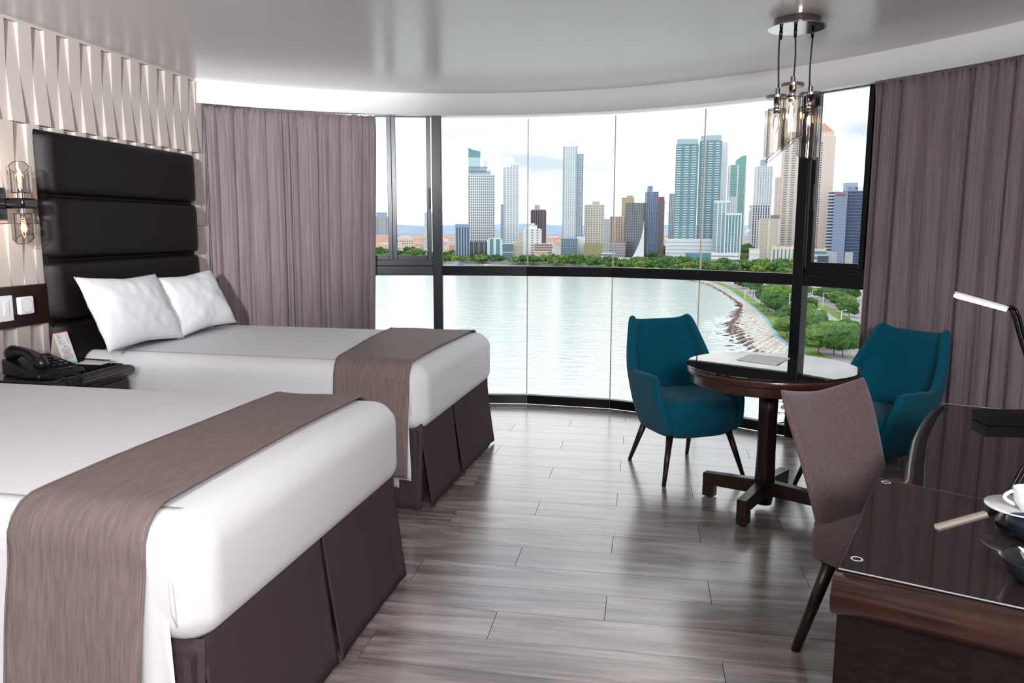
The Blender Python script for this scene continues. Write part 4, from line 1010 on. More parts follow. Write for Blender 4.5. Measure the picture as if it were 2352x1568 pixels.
# ---------------------------------------------------------------- towers
def heading(px): d = ray(px, 540); return math.atan2(-d.x, d.y)
def tower(label, xl, xr, yt, D, yaw=0, dr=.7, fh=3.4, body='g_grey', slab=None, pier=None, crown=(), extra=None, name='high_rise_tower', cat='tower', side=None, group=None, base=0, balc=None, slabout=.5, sh=1.1):
    pxm = (xl+xr)/2; P = atdep(pxm, 560, D); dirn = Vector((P.x-CAM.x, P.y-CAM.y, 0)); P = Vector((P.x, P.y, LAND))
    wa = (xr-xl)/F_PX*D; a = math.radians(yaw); W = wa/(math.cos(a)+dr*abs(math.sin(a))); dep = W*dr
    H = atdep(pxm, yt, D).z-LAND
    root = thing(name, label, cat, (P.x, P.y, LAND), heading(pxm)+a, group)
    C0 = -dep/2
    MB().box(-W/2, W/2, C0, C0+dep, base, H).build('body', body, root)
    if side:      # solid side wall: 'r' or 'l'
        sx0, sx1 = (W/2-.01, W/2+.7) if side[0] == 'r' else (-W/2-.7, -W/2+.01)
        MB().box(sx0, sx1, C0-.8, C0+dep+.3, base, H+2).build('side_wall', side[1], root)
    nf = max(2, int((H-base)/fh))
    if slab:
        q = MB()
        for k in range(nf+1):
            z = base+k*(H-base)/nf; q.box(-W/2-slabout, W/2+slabout, C0-slabout, C0+dep+slabout, z-sh/2, z+sh/2)
        q.build('floor_band', slab, root, kind='stuff')
    if pier:
        m, n_, pw, po = pier; q = MB()
        for k in range(n_+1):
            x = -W/2+k*W/n_; q.box(x-pw/2, x+pw/2, C0-po, C0+.2, base, H)
        nd_ = max(1, int(n_*dr))
        for k in range(nd_+1):
            y = C0+k*dep/nd_
            for sx_ in (-1, 1): q.box(sx_*W/2-po if sx_ > 0 else -W/2-po, sx_*W/2+po if sx_ > 0 else -W/2+po, y-pw/2, y+pw/2, base, H)
        q.build('pier', m, root, kind='stuff')
    if balc:
        m, cols, bw_, bo = balc; q = MB()
        for k in range(nf):
            z = base+k*(H-base)/nf
            for c in cols: q.prism([(W*c-bw_/2, C0+.1), (W*c+bw_/2, C0+.1), (W*c+bw_*.36, C0-bo), (W*c-bw_*.36, C0-bo)], z, z+1.25)
        q.build('balcony', m, root, kind='stuff')
    for cr_ in crown:   # (u0,u1, dz0, dz1, material) fractions of width, metres above the roof
        u0, u1, z0, z1, m = cr_
        MB().box(-W/2+u0*W, -W/2+u1*W, C0+dep*.15, C0+dep*.85, H+z0-.3, H+z1).build('roof_block', m, root)
    if extra: extra(root, W, dep, H, C0)
    return root
def mper(D): return D/F_PX
# left windows
tower('pale grey tower with blue band seen through the leftmost narrow pane', 866, 891, 497, 2300, body='b_bluegrey', pier=('b_grey', 3, 9, .8), crown=((0, 1, 0, 12, 'b_bluegrey'),), fh=6)
tower('thin white striped tower cut by the left mullion', 976, 1003, 489, 1600, body='g_light', slab='b_white', fh=4.2, sh=1.8)
tower('wide salmon block behind trees at the left edge of the view', 846, 899, 541, 1850, body='b_salmon', slab='b_pink', fh=5, name='apartment_block', cat='building')
# stepped sail tower
def sail(root, W, dep, H, C0):
    m = mper(1260)
    k = [(-.5, 0), (-.5, 60*m-14), (-.32, 55*m-14), (-.03, 52*m-14), (-.03, 0)]
    V = [(u*W, y, H+z+14) for y in (C0-.4, C0+dep*.5) for u, z in k]; n_ = len(k)
    MB().add(V, [tuple(range(n_)), tuple(range(n_, 2*n_))]+[(i, (i+1) % n_, n_+(i+1) % n_, n_+i) for i in range(n_)]).build('glass_sail', 'g_teal', root)
tower('grey gridded tower with stepped shoulder and slanted glass sail top', 1077, 1135, 405, 1260, body='g_grey', slab='b_white', pier=('b_white', 13, 1.1, .55), fh=4.0, extra=sail, crown=((0, .86, 0, 7, 'b_bluegrey'), (.0, .72, 5, 14, 'b_grey'), (.58, .74, 12, 24, 'b_bluegrey')), sh=1.2)
tower('low dark glass podium under the stepped sail tower', 1076, 1124, 555, 1215, body='g_dark', pier=('b_grey', 4, 1.2, .5), name='glass_podium', cat='building', dr=.5)
tower('short blue-striped office block left of the sail tower', 1047, 1078, 522, 1205, body='g_navy', pier=('b_bluegrey', 5, 2.0, .6), crown=((-.04, 1.04, 0, 5, 'b_lav'),), fh=5, name='office_block', cat='building')
tower('slim white balcony tower with a small penthouse right of the sail tower', 1157, 1190, 381, 1250, body='g_light', slab='b_white', pier=('b_white', 4, 2.0, .8), crown=((.28, .7, 0, 13, 'b_white'), (.44, .5, 12, 20, 'b_white')), fh=3.6, sh=1.3, yaw=18)
tower('low annex on the left side of the slim white tower', 1150, 1158, 470, 1262, body='b_bluegrey', slab='b_white', fh=3.8, name='tower_annex', cat='building')
tower('white entrance block with teal glass centre below the sail tower', 1122, 1151, 549, 1200, body='g_teal', pier=('b_white', 2, 4, .8), crown=((0, 1, 0, 1.6, 'b_white'),), name='entrance_block', cat='building')
tower('dark blue glazed podium under the slim white tower', 1152, 1178, 559, 1200, body='g_blue', slab='b_white', fh=9, name='glass_podium', cat='building')
tower('small tan block with square windows right of the blue podium', 1178, 1205, 556, 1210, body='b_cream', pier=('b_cream', 4, 1.2, .5), slab='b_cream', fh=5, name='tan_block', cat='building')
tower('salmon slab behind the small tan block', 1190, 1208, 535, 1500, body='b_pink', slab='b_beige', fh=5, name='apartment_block', cat='building')
tower('dark brown-blue tower with pale central fin', 1220, 1253, 483, 1350, body='g_navy', pier=('b_brown', 5, 2.2, .6), crown=((.25, .5, 0, 9, 'b_beige'), (0, 1, 0, 1.5, 'b_grey')), yaw=-25, fh=3.6)
tower('white stepped block with dark window strips in front of the dark tower', 1205, 1240, 526, 1195, body='g_grey', slab='b_white', pier=('b_white', 3, 5, .7), crown=((.25, .8, 0, 6, 'b_white'), (.4, .66, 5, 9, 'b_white')), fh=3.6, sh=2.0, name='office_block', cat='building')
tower('low block with pink and yellow balconies behind the shore trees', 1228, 1268, 560, 1185, body='b_brown', slab='b_beige', fh=3.4, name='office_block', cat='building', sh=1.5)
tower('small white building with red front beside the pink balconies', 1226, 1258, 578, 1150, body='b_salmon', slab='b_white', fh=4, name='small_building', cat='building', dr=.4)
# tall centre tower
tower('tallest slim blue-white tower in the centre of the view', 1292, 1322, 341, 1230, body='g_light', slab='b_white', pier=('b_white', 6, 1.6, .8), crown=((.42, 1.08, 0, 8, 'b_white'),), fh=3.4, sh=1.0)
tower('lower right half of the tallest centre tower', 1319, 1336, 357, 1240, body='g_light', slab='b_white', pier=('b_bluegrey', 3, 1.2, .6), fh=3.4, sh=1.0)
tower('blue glass podium of the tallest centre tower', 1289, 1326, 548, 1200, body='g_blue', pier=('b_bluegrey', 7, .7, .4), fh=4, slab='b_bluegrey', sh=.5, name='glass_podium', cat='building')
tower('plain white podium wall right of the blue glass podium', 1325, 1344, 543, 1205, body='b_white', name='white_podium', cat='building')
tower('beige residential tower with central dark bay right of the centre tower', 1343, 1385, 472, 1255, body='g_grey', slab='b_cream', pier=('b_cream', 7, 2.4, .6), crown=((.38, .78, 0, 6, 'b_beige'),), fh=3.5, sh=1.6)
tower('olive green windowless block under the beige tower', 1342, 1380, 559, 1185, body='b_olive', name='olive_block', cat='building')
tower('thin pale tower peeping beside the beige residential tower', 1385, 1398, 503, 1400, body='g_light', slab='b_white', pier=('b_white', 3, 2, .5), fh=4)
tower('low white terraced building right of the olive block', 1382, 1412, 582, 1170, body='g_grey', slab='b_white', fh=3.4, sh=1.6, name='low_terrace', cat='building')
tower('cream and red striped tower left of the dark glass office', 1401, 1436, 498, 1300, body='b_red', slab='b_cream', pier=('b_cream', 6, 2.6, .6), fh=3.5, sh=1.0)
tower('grey car-park podium under the cream and red tower', 1401, 1436, 556, 1215, body='b_grey', slab='b_brown', fh=4, name='car_park', cat='building')
tower('mustard yellow tower behind the dark glass office', 1426, 1454, 455, 1400, body='b_yellow', slab='b_cream', fh=4, crown=((.4, .9, 0, 4, 'b_yellow'),), sh=.8)
tower('wide dark glass office block behind the white sail sculpture', 1436, 1484, 467, 1235, body='g_grey', slab='g_dark', pier=('g_dark', 8, .5, .4), fh=4, sh=.5, yaw=-16)
tower('lavender-blue tower with square top box', 1480, 1508, 442, 1300, body='g_blue', pier=('b_lav', 6, 1.8, .6), slab='b_bluegrey', crown=((.1, .52, 0, 10, 'b_lav'),), fh=3.5, sh=.7, yaw=12)
tower('grey-brown tower with a dark red top', 1505, 1523, 462, 1340, body='g_grey', pier=('b_brown', 5, 1.3, .5), slab='b_brown', crown=((0, 1, 0, 7, 'b_red'),), fh=3.6, sh=.6)
tower('thin white gridded slab left of the twin towers', 1534, 1552, 446, 1280, body='g_blue', slab='b_white', pier=('b_white', 5, 1.1, .5), fh=3.5)
# white sail sculpture building
def sailb(root, W, dep, H, C0): pass
P = atdep(1466, 560, 1175); m = mper(1175); s_ = thing('sail_monument', 'white curved sail-shaped monument in front of the dark glass office', 'monument', (P.x, P.y, LAND), heading(1466))
prof_ = [(13, 0), (13, 22), (12.4, 60), (12.0, 92), (11.2, 92)]+[(11.2-30.0*(1-t)**1.0*(1-t)**.9, 92*t) for t in [1-i/14 for i in range(1, 15)]]
V = [(x*m, y, z*m) for y in (-3, 5) for x, z in prof_]; n_ = len(prof_)
sm_ = MB().add(V, [tuple(range(n_)), tuple(range(n_, 2*n_))]+[(i, (i+1) % n_, n_+(i+1) % n_, n_+i) for i in range(n_)]).build('sail', 'bulwhite', s_)
b = bmesh.new(); b.from_mesh(sm_.data); bmesh.ops.triangulate(b, faces=b.faces); b.to_mesh(sm_.data); b.free()
MB().box(-52*m, 22*m, -8, 12, 0, 9*m).build('low_hall', 'bulwhite', s_)
# twin tower
def glasscap(root, W, dep, H, C0):
    MB().prism([(-W*.48, C0+2), (-W*.2, C0-1), (W*.3, C0-1), (W*.48, C0+3), (W*.48, C0+dep*.8), (-W*.48, C0+dep*.8)], H+1.5, H+9).build('glass_crown', 'g_light', root)
tower('left half of the big teal twin tower with curved balconies', 1547, 1596, 338, 1180, body='g_teal', slab='b_bluegrey', balc=('b_white', (-.36, -.02, .30), 7, 2.2), extra=glasscap, side=('r', 'bulwhite'), fh=3.5, sh=.6, dr=.6)
tower('right taller half of the big teal twin tower with white side wall', 1600, 1648, 330, 1190, body='g_teal', slab='b_bluegrey', balc=('b_white', (-.30, .0, .32), 7, 2.2), extra=glasscap, fh=3.5, sh=.6, dr=.6)
tower('blank white rear slab of the twin tower', 1648, 1663, 330, 1215, body='bulwhite', dr=1.2, name='tower_wall_slab')
P = atdep(1624, 560, 1200); sp_ = thing('roof_mast', 'thin lattice mast on top of the right twin tower', 'mast', (P.x, P.y, LAND))
zt = atdep(1624, 283, 1200).z-LAND; zb_ = atdep(1624, 322, 1200).z-LAND
MB().box(-.7, .7, -.7, .7, zb_-3, zt).build('pole', 'b_white', sp_)
tower('white banded podium with parking decks below the twin towers', 1531, 1642, 552, 1150, body='g_light', slab='bulwhite', fh=5.2, sh=4.2, dr=.3, name='banded_podium', cat='building')
tower('low teal glass pavilion in front of the banded podium', 1576, 1642, 580, 1100, body='g_teal', pier=('g_light', 9, .4, .4), crown=((0, 1, 0, .8, 'b_white'),), dr=.25, name='glass_pavilion', cat='building')
tower('tall left part of the white-framed teal block before the twin towers', 1638, 1672, 467, 1110, body='g_light', pier=('b_white', 4, 1.8, .9), crown=((-.03, 1.0, -3, 3.5, 'bulwhite'),), slab='g_teal', sh=.5, fh=3.4, dr=.6)
tower('lower right part of the white-framed teal block', 1665, 1699, 494, 1095, body='g_teal', pier=('b_white', 5, 1.2, .9), crown=((-.02, 1.04, -3, 2.5, 'bulwhite'),), slab='g_light', sh=.5, fh=3.4, dr=.6)
tower('rear stub with grey lift core above the teal block', 1670, 1684, 452, 1160, body='b_grey', pier=('b_white', 3, 1.3, .5), dr=.7, name='tower_annex')
tower('white layered base of the teal block beside the trees', 1636, 1695, 584, 1070, body='g_grey', slab='bulwhite', fh=5, sh=3.9, dr=.3, name='banded_podium', cat='building')
def slant(root, W, dep, H, C0):
    m = mper(1300)
    k = [(-.12, 0), (-.12, 11*m), (.2, 20*m), (.5, 22*m), (.5, 0)]
    V = [(u*W, y, H+z) for y in (C0, C0+dep) for u, z in k]; n_ = len(k)
    MB().add(V, [tuple(range(n_)), tuple(range(n_, 2*n_))]+[(i, (i+1) % n_, n_+(i+1) % n_, n_+i) for i in range(n_)]).build('slanted_crown', 'g_green', root)
tower('green glass tower with slanted roof and white corner column', 1667, 1705, 382, 1300, body='g_green', slab='g_light', pier=('b_white', 2, 2.2, .7), fh=3.7, sh=.7, extra=slant, yaw=10, dr=.5)
tower('white and blue tower with set-back upper floors and a square top', 1727, 1765, 385, 1380, body='g_light', slab='b_white', pier=('b_white', 6, 2.2, .8), crown=((.28, .66, 0, 12, 'b_bluegrey'),), fh=3.6, sh=1.0, yaw=14)
tower('darker blue lower half of the set-back white tower', 1719, 1763, 472, 1350, body='g_navy', slab='b_white', pier=('b_white', 7, 2.0, .9), fh=4.2, sh=.9, yaw=14)
tower('pale pink low building between green tower and set-back tower', 1702, 1722, 541, 1500, body='b_pink', slab='b_white', fh=4, name='apartment_block', cat='building')
tower('windowless beige twin slab left of the tall beige tower', 1743, 1786, 505, 1150, body='b_beige', slab='b_cream', fh=5.2, sh=.5, pier=('b_cream', 2, 3.5, .8), slabout=.25, crown=((.0, 1, 0, 2, 'b_grey'),), name='beige_slab_block', cat='building', dr=.4)
tower('narrow pinkish tower behind the tall beige tower', 1776, 1793, 409, 1450, body='g_grey', slab='b_pink', pier=('b_cream', 3, 4, .6), fh=3.8, sh=1.5)
tower('grey lift block on the shoulder of the beige slab', 1767, 1787, 494, 1170, body='b_brown', name='rooftop_block', cat='building')
tower('tall beige tower with balcony rows left of the right mullion', 1791, 1850, 322, 1200, body='g_grey', slab='b_cream', pier=('b_pink', 4, 4.5, .9), fh=3.6, sh=1.9, crown=((.1, .6, 0, 9, 'b_cream'),), dr=.6)
def hip(root, W, dep, H, C0):
    c_ = (0, C0+dep/2); w2, d2_ = W*.42, dep*.42
    MB().box(-w2, w2, c_[1]-d2_, c_[1]+d2_, H, H+7).build('attic', 'b_pink', root)
    MB().add([(-w2, c_[1]-d2_, H+7), (w2, c_[1]-d2_, H+7), (w2, c_[1]+d2_, H+7), (-w2, c_[1]+d2_, H+7), (0, c_[1], H+7+15)], [(0, 1, 2, 3), (0, 1, 4), (1, 2, 4), (2, 3, 4), (3, 0, 4)]).build('hip_roof', 'b_terracotta', root)
    q = MB()
    n_f = int(H/3.6)
    for k in range(2, n_f-1):
        for u in (-.14, -.03): q.box(u*W-1, u*W+1, C0-.15, C0+.1, k*3.6, k*3.6+1.9)
    q.build('window', 'g_dark', root, kind='stuff')
tower('pink stone tower with a pyramid roof right of the right mullion', 1850, 1903, 320, 1180, body='b_pink', slab='b_cream', slabout=.12, fh=7.2, sh=.6, extra=hip, dr=.7)
tower('white arcaded podium with red tiled roof under the tall beige tower', 1776, 1826, 572, 1060, body='g_teal', pier=('b_cream', 6, 3.2, .8), crown=((-.02, 1.02, -.5, 4.5, 'b_cream'), (.2, .8, 4, 6, 'b_terracotta')), base=0, name='arcaded_podium', cat='building', dr=.4)
tower('small white building in the trees left of the arcaded podium', 1722, 1745, 571, 1090, body='b_white', slab='b_cream', fh=6, name='small_building', cat='building')
tower('pink podium with teal glass behind the right mullion', 1852, 1896, 574, 1050, body='g_teal', slab='b_pink', fh=6, sh=3, name='glass_podium', cat='building', dr=.4)
tower('striped white and blue wing left of the navy glass tower', 1897, 1919, 441, 1130, body='g_navy', slab='b_white', fh=4.4, sh=1.9, dr=.8)
def signf(root, W, dep, H, C0):
    q = MB()
    for k in range(7): q.box(-W*.42+k*W*.12, -W*.42+k*W*.12+W*.09, C0-1.0, C0-.6, H-5.2, H-2.4)
    q.build('red_sign', 'b_red', root)
tower('lavender gridded front of the navy glass tower with a red rooftop sign', 1912, 1938, 442, 1110, body='b_lav', slab='b_bluegrey', pier=('b_lav', 9, .5, .4), fh=4, sh=.35, extra=signf, dr=.6)
tower('navy blue glass tower at the right curtain', 1934, 1990, 440, 1120, body='g_navy', slab='b_lav', fh=4.4, sh=.45, crown=((-.05, .5, 0, 12, 'b_bluegrey'), (.1, .9, 0, 6, 'b_white')), dr=.5)
tower('pale grey tapering hoarding panel in front of the navy tower', 1900, 1923, 578, 1010, body='b_grey', dr=.15, name='hoarding_panel', cat='panel')
tower('second pale hoarding panel half hidden by the right curtain', 1943, 1960, 579, 1010, body='b_grey', dr=.15, name='hoarding_panel', cat='panel')
tower('dark teal glass pavilion under the pink tower', 1880, 1904, 588, 1000, body='g_dark', crown=((0, 1, 0, 1, 'b_bluegrey'),), name='glass_pavilion', cat='building')

# ---------------------------------------------------------------- low city blocks behind
hs = []
def house_mesh(kind, w_, d_, h_):
    me = bpy.data.meshes.new('low_building'); q = MB().box(-w_/2, w_/2, -d_/2, d_/2, 0, h_)
    r0 = len(q.f)
    if kind < 2:
        q.add([(-w_/2-.6, -d_/2-.6, h_), (w_/2+.6, -d_/2-.6, h_), (w_/2+.6, d_/2+.6, h_), (-w_/2-.6, d_/2+.6, h_), (-w_/2+3, 0, h_+4), (w_/2-3, 0, h_+4)], [(0, 1, 5, 4), (1, 2, 5), (2, 3, 4, 5), (3, 0, 4), (0, 3, 2, 1)])
    else: q.box(-w_/2-.3, w_/2+.3, -d_/2-.3, d_/2+.3, h_, h_+1)
    r1 = len(q.f)
    nfl = max(1, int(h_/3.5))
    for k in range(nfl):
        for c in range(int(w_/5)): x = -w_/2+2.5+c*5; q.box(x-1, x+1, -d_/2-.08, -d_/2+.05, k*3.5+1, k*3.5+2.6)
    me.from_pydata([tuple(v) for v in q.v], [], q.f)
    wall = [('b_white', 'b_terracotta'), ('b_cream', 'b_terracotta'), ('b_pink', 'b_white'), ('b_white', 'b_grey'), ('b_salmon', 'b_cream')][kind]
    for m_ in (wall[0], wall[1], 'g_dark'): me.materials.append(M[m_])
    me.polygons.foreach_set('material_index', [0 if i < r0 else (1 if i < r1 else 2) for i in range(len(me.polygons))]); return me
HM = [house_mesh(k, w_, d_, h_) for k, w_, d_, h_ in ((0, 34, 20, 9), (1, 26, 18, 7), (2, 40, 22, 17), (3, 30, 20, 13), (4, 46, 20, 15), (0, 20, 16, 6), (1, 48, 24, 11))]
rr = random.Random(21)
taken = []
for k in range(900):
    px = rr.uniform(846, 1800); D = 1480+2600*rr.random()**1.1
    P = atdep(px, 560, D)
    if any((P.x-a_)**2+(P.y-b_)**2 < 75**2 for a_, b_ in taken) or len(taken) > 225: continue
    taken.append((P.x, P.y))
    o = bpy.data.objects.new('low_building', rr.choice(HM)); COL.objects.link(o); P = atdep(px, 560, D)
    o.location = (P.x, P.y, LAND); o.rotation_euler = (0, 0, heading(px)+rr.uniform(-.6, .6)); s = rr.uniform(.8, 1.35); o.scale = (s, s, s*rr.uniform(.8, 1.5))
    tag(o, 'low pale house or flat block of the distant city under a red or white roof', 'building', 'low buildings of the distant city')

# ---------------------------------------------------------------- trees
def blob(q, c, r, sd, sub=1):
    b = bmesh.new(); bmesh.ops.create_icosphere(b, subdivisions=sub, radius=1)
    vs_ = []
    for v in b.verts:
        p = v.co; k = 1+.38*noise.noise(p*1.7+Vector((sd, 0, 0)))+.22*noise.noise(p*5+Vector((sd, 3, 0))); vs_.append(Vector(c)+Vector((p.x*r[0]*k, p.y*r[0]*k, p.z*r[1]*k)))
    q.add(vs_, [tuple(v.index for v in f.verts) for f in b.faces]); b.free()
def crown_mesh(seed, m, nb, sub):
    rr = random.Random(seed); q = MB()
    for k in range(nb):
        a = rr.uniform(0, 2*PI); d = rr.uniform(0, .62); blob(q, (d*math.cos(a), d*math.sin(a), rr.uniform(.45, .85)), (rr.uniform(.28, .45), rr.uniform(.16, .26)), rr.uniform(0, 90), sub)
    pts = list(q.v); nl = 3600 if sub == 2 else 420; sz = .030 if sub == 2 else .075
    for k in range(nl):      # ragged leaf sprays over the boughs
        p = pts[rr.randrange(len(pts))]*1.0+Vector((rr.gauss(0, .022), rr.gauss(0, .022), rr.gauss(0, .02)))
        a_ = Vector((rr.gauss(0, 1), rr.gauss(0, 1), rr.gauss(0, .6))).normalized()*sz*rr.uniform(.5, 1.3); b_ = a_.cross(Vector((rr.gauss(0, 1), rr.gauss(0, 1), rr.gauss(0, 1)))).normalized()*sz*rr.uniform(.4, .9)
        q.add([p-a_, p-b_*.6, p+a_, p+b_], [(0, 1, 2, 3)])
    me = bpy.data.meshes.new('crown'); me.from_pydata([tuple(v) for v in q.v], [], q.f); me.materials.append(M[m]); return me
def trunk_mesh(h=.6, r=.035):
    q = MB().tube([(0, 0, 0), (.02, 0, h*.5), (0, .02, h)], [r, r*.8, r*.6], 6); me = bpy.data.meshes.new('trunk'); me.from_pydata([tuple(v) for v in q.v], [], q.f); me.materials.append(M['bark']); return me
TM = trunk_mesh()
small = [crown_mesh(s, m_, 6, 1) for s, m_ in ((1, 'foliage'), (2, 'foliage_dark'), (3, 'foliage'), (4, 'foliage_light'), (5, 'foliage_dark'))]
big = [crown_mesh(s, m_, 26, 2) for s, m_ in ((11, 'foliage'), (12, 'foliage_dark'), (13, 'foliage'), (14, 'foliage_light'))]
def palm_mesh(seed):
    rr = random.Random(seed); q = MB()
    for k in range(26):
        a = 2*PI*k/26*1.9+rr.uniform(-.2, .2); L_ = rr.uniform(.36, .5); dr_ = rr.uniform(.05, .6)
        pts = [Vector((math.cos(a)*L_*t, math.sin(a)*L_*t, .80+.16*t-(.16+.34*dr_)*t*t)) for t in (0, .25, .5, .75, 1)]
        s = Vector((-math.sin(a), math.cos(a), 0)); wd_ = (.015, .055, .065, .05, .006)
        V = []
        for p, w_ in zip(pts, wd_): V += [p-s*w_-Vector((0, 0, w_*.5)), p, p+s*w_-Vector((0, 0, w_*.5))]
        q.add(V, [f for i in range(4) for f in ((i*3, i*3+1, i*3+4, i*3+3), (i*3+1, i*3+2, i*3+5, i*3+4))])
    me = bpy.data.meshes.new('crown'); me.from_pydata([tuple(v) for v in q.v], [], q.f); me.materials.append(M['foliage_dark']); return me
palms = [palm_mesh(1), palm_mesh(2)]
rr = random.Random(77)
# tree belt of the far shore
for k in range(285):
    px = rr.uniform(848, 1835)
    yb_ = 598.5+.022*(px-848) if px < 1200 else 606+.045*(px-1200)
    py = yb_-rr.random()**1.3*(15 if px < 1350 else 24)
    g = gz(px, py, LAND); o = bpy.data.objects.new('shore_tree', rr.choice(small+small[:3])); COL.objects.link(o); s = rr.uniform(8.5, 14)
    o.location = (g.x, g.y, LAND-1); o.scale = (s*1.15, s*1.15, s); o.rotation_euler = (0, 0, rr.uniform(0, 6))
    tag(o, 'small green tree in the belt between the quay and the towers', 'tree', 'trees of the far shore')
pk = [gz(x, y, LAND+.05) for x, y in ((600, 592), (1000, 598), (1200, 604), (1400, 613), (1560, 624), (1700, 634), (1860, 645))]
tag(strip(pk, -5, 120, LAND-.1, .22).build('park_lawn', 'grass_strip'), 'green park lawn along the far shore under the trees', 'lawn', kind='structure')
# larger trees behind
for (px, py, h, mi) in ((1513, 588, 20, 1), (1522, 592, 17, 1), (1500, 590, 14, 0), (1704, 598, 26, 1), (1714, 602, 22, 1), (1697, 604, 15, 0), (1592, 604, 13, 1), (1367, 594, 15, 2), (1612, 606, 12, 1), (868, 588, 16, 1), (942, 589, 17, 1), (955, 590, 15, 0)):
    g = gz(px, py, LAND); r_ = thing('broad_tree', 'darker broad tree rising above the far shore belt', 'tree', (g.x, g.y, LAND), 0, 'broad trees of the far shore')
    o = bpy.data.objects.new('crown', big[mi]); COL.objects.link(o); o.parent = r_; o.scale = (h*.8, h*.8, h)
    o = bpy.data.objects.new('trunk', TM); COL.objects.link(o); o.parent = r_; o.scale = (h, h, h)
def near_tree(label, px, py, h, kind, mi, spread=.8, grp=None):
    g = gz(px, py, LAND); r_ = thing('palm_tree' if kind == 'p' else 'leafy_tree', label, 'tree', (g.x, g.y, LAND), px*.7, grp)
    o = bpy.data.objects.new('crown', palms[mi] if kind == 'p' else big[mi]); COL.objects.link(o); o.parent = r_; o.scale = (h*spread, h*spread, h)
    o = bpy.data.objects.new('trunk', TM); COL.objects.link(o); o.parent = r_; o.scale = (h*.7, h*.7, h*(1.35 if kind == 'p' else 1))
pl_ = [(1712, 668, 8), (1722, 676, 9), (1730, 683, 9), (1748, 703, 9), (1755, 712, 10), (1764, 716, 10), (1800, 750, 9), (1790, 752, 8), (1804, 764, 8)]
for px, py, h in pl_: near_tree('palm tree on the promenade between the blue kerb and the road', px, py, h, 'p', int(px) % 2, 1.0, 'palms along the promenade')
lf_ = [(1735, 672, 9, 1), (1762, 700, 12, 1), (1775, 706, 15, 0), (1790, 715, 15, 0), (1782, 722, 12, 1), (1706, 662, 8, 1), (1695, 656, 7, 1), (1720, 664, 8, 0), (1810, 742, 9, 1), (1808, 775, 9, 2),
       (1850, 735, 9, 0), (1858, 752, 9, 2), (1872, 760, 10, 0), (1850, 775, 11, 0), (1868, 790, 12, 1), (1885, 780, 9, 0), (1893, 800, 11, 2), (1910, 792, 9, 1), (1922, 780, 8, 0), (1938, 790, 9, 2), (1915, 815, 10, 0), (1945, 775, 8, 1), (1935, 820, 11, 1), (1880, 812, 10, 0), (1900, 770, 7, 2),
       (1895, 690, 9, 1), (1908, 695, 9, 1), (1920, 702, 9, 0), (1932, 710, 10, 1), (1944, 718, 10, 0), (1905, 672, 10, 1), (1922, 674, 12, 1), (1938, 680, 13, 1), (1950, 690, 13, 1), (1855, 676, 6, 0), (1950, 728, 9, 1), (1880, 684, 7, 0), (1860, 715, 8, 1)]
for px, py, h, mi in lf_: near_tree('leafy green tree planted between the promenade and the road', px, py, h, 'l', mi, .75, 'leafy trees near the road')
# lamp posts, sign gantry, cars, boats
def post(label, px, yb_, yt_, arms=2):
    g = gz(px, yb_, LAND); dep_ = (g-CAM).dot(fwd); H = atdep(px, yt_, dep_).z-LAND; r_ = thing('street_lamp', label, 'street lamp', (g.x, g.y, LAND), heading(px))
    MB().tube([(0, 0, 0), (0, 0, H)], [.28, .16], 8).build('pole', 'b_white', r_)
    for s in ((-1, 1) if arms == 2 else (1,)): MB().tube([(0, 0, H-.3), (s*1.6, 0, H)], .14, 6).build('arm', 'b_white', r_); MB().box(s*1.5-.9 if s < 0 else 1.3, s*1.5+.2 if s < 0 else 2.6, -.3, .3, H-.15, H+.25).build('lamp_head', 'b_white', r_)
post('white double street lamp in front of the lower right trees', 1893, 800, 774); post('tall street lamp on the verge right of the mullion', 1865, 692, 665, 1)
post('tall street lamp beside the far road trees', 1890, 706, 672, 1); post('street lamp leaning over the road by the right curtain', 1932, 735, 712, 1)
post('street lamp left of the mullion at the roadside', 1811, 735, 672, 1); post('street lamp on the promenade near the water', 1711, 686, 664, 1); post('street lamp above the plaza left of the mullion', 1777, 668, 652, 1)
g = gz(1880, 738, LAND); dp = (g-CAM).dot(fwd); hg = atdep(1880, 716, dp).z-LAND; r_ = thing('road_sign_gantry', 'grey cantilever road sign over the wide road', 'road sign', (g.x, g.y, LAND), heading(1880))
MB().tube([(0, 0, 0), (0, 0, hg)], .15, 6).build('pole', 'b_white', r_); MB().box(.5, 5, -.1, .1, hg-.9, hg+.2).build('sign_panel', 'b_grey', r_)
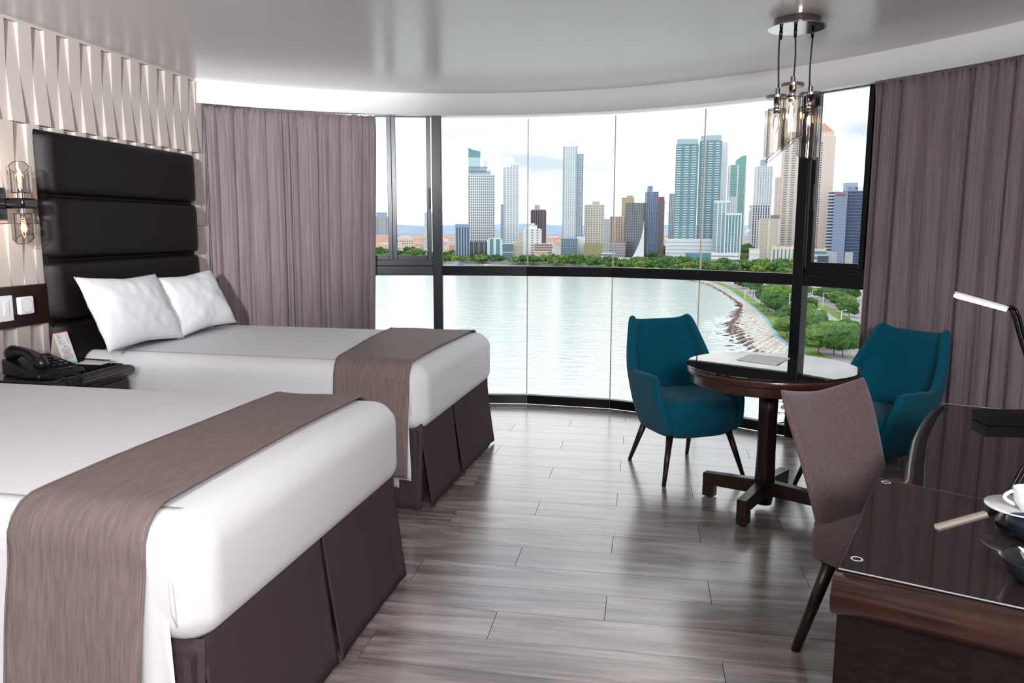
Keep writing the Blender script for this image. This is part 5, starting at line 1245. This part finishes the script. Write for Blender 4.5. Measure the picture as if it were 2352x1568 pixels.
def car(label, px, py, m_, s=1.0):
    g = gz(px, py, LAND+.2); r_ = thing('car', label, 'car', (g.x, g.y, LAND+.12), 1.1)
    MB().box(-2.1, 2.1, -.9, .9, .3, .95).build('car_body', m_, r_, bevel=.15); MB().box(-1.2, 1.0, -.8, .8, .95, 1.5).build('cabin', 'g_dark', r_, bevel=.2)
    for x in (-1.3, 1.3):
        for y in (-.85, .85): MB().lathe([(0, -.12), (.33, -.12), (.33, .12), (0, .12)], 12, T(x, y, .33, 0, PI/2)).build('wheel', 'black_plastic', r_)
car('red car on the wide road near the mullion', 1852, 703, 'car_red'); car('yellow car on the wide road under the sign', 1884, 733, 'car_yellow'); car('small dark car behind the yellow car', 1882, 744, 'car_dark')
def boat(label, px, py, w_, m_, cab=True, mast=0):
    g = gz(px, py, GL); s = w_/F_PX*(g-CAM).dot(fwd); r_ = thing('motor_boat', label, 'boat', (g.x, g.y, GL), heading(px))
    k = [(-.5, -.12), (.3, -.13), (.5, 0), (.3, .13), (-.5, .12)]
    q = MB(); V = [(x*s*.9, y*s, -.3) for x, y in k]+[(x*s, y*s*1.2, s*.13) for x, y in k]; q.add(V, [(4, 3, 2, 1, 0), (5, 6, 7, 8, 9)]+[(i, (i+1) % 5, 5+(i+1) % 5, 5+i) for i in range(5)]); q.build('hull', m_, r_)
    if cab: MB().box(-.25*s, .15*s, -.09*s, .09*s, s*.13, s*.30).build('cabin', 'boat_white', r_, bevel=.02*s); MB().box(-.2*s, .12*s, -.1*s, .1*s, s*.19, s*.24).build('cabin_window', 'g_dark', r_)
    if mast: MB().tube([(0, 0, s*.1), (0, 0, s*mast)], .12, 6).build('mast', 'b_white', r_)
boat('white motor boat moored at the far left of the quay', 1042, 604, 24, 'boat_white', True, .6); boat('white motor boat moored right of the first one', 1073, 603, 26, 'boat_white', True, .5)
boat('blue boat in front of the two white ones', 1058, 609, 15, 'boat_blue', False); boat('small upright white boat off the quay', 1141, 606, 8, 'boat_white', True, 1.2); boat('tiny tan dinghy left of the upright boat', 1116, 608, 11, 'b_cream', False)
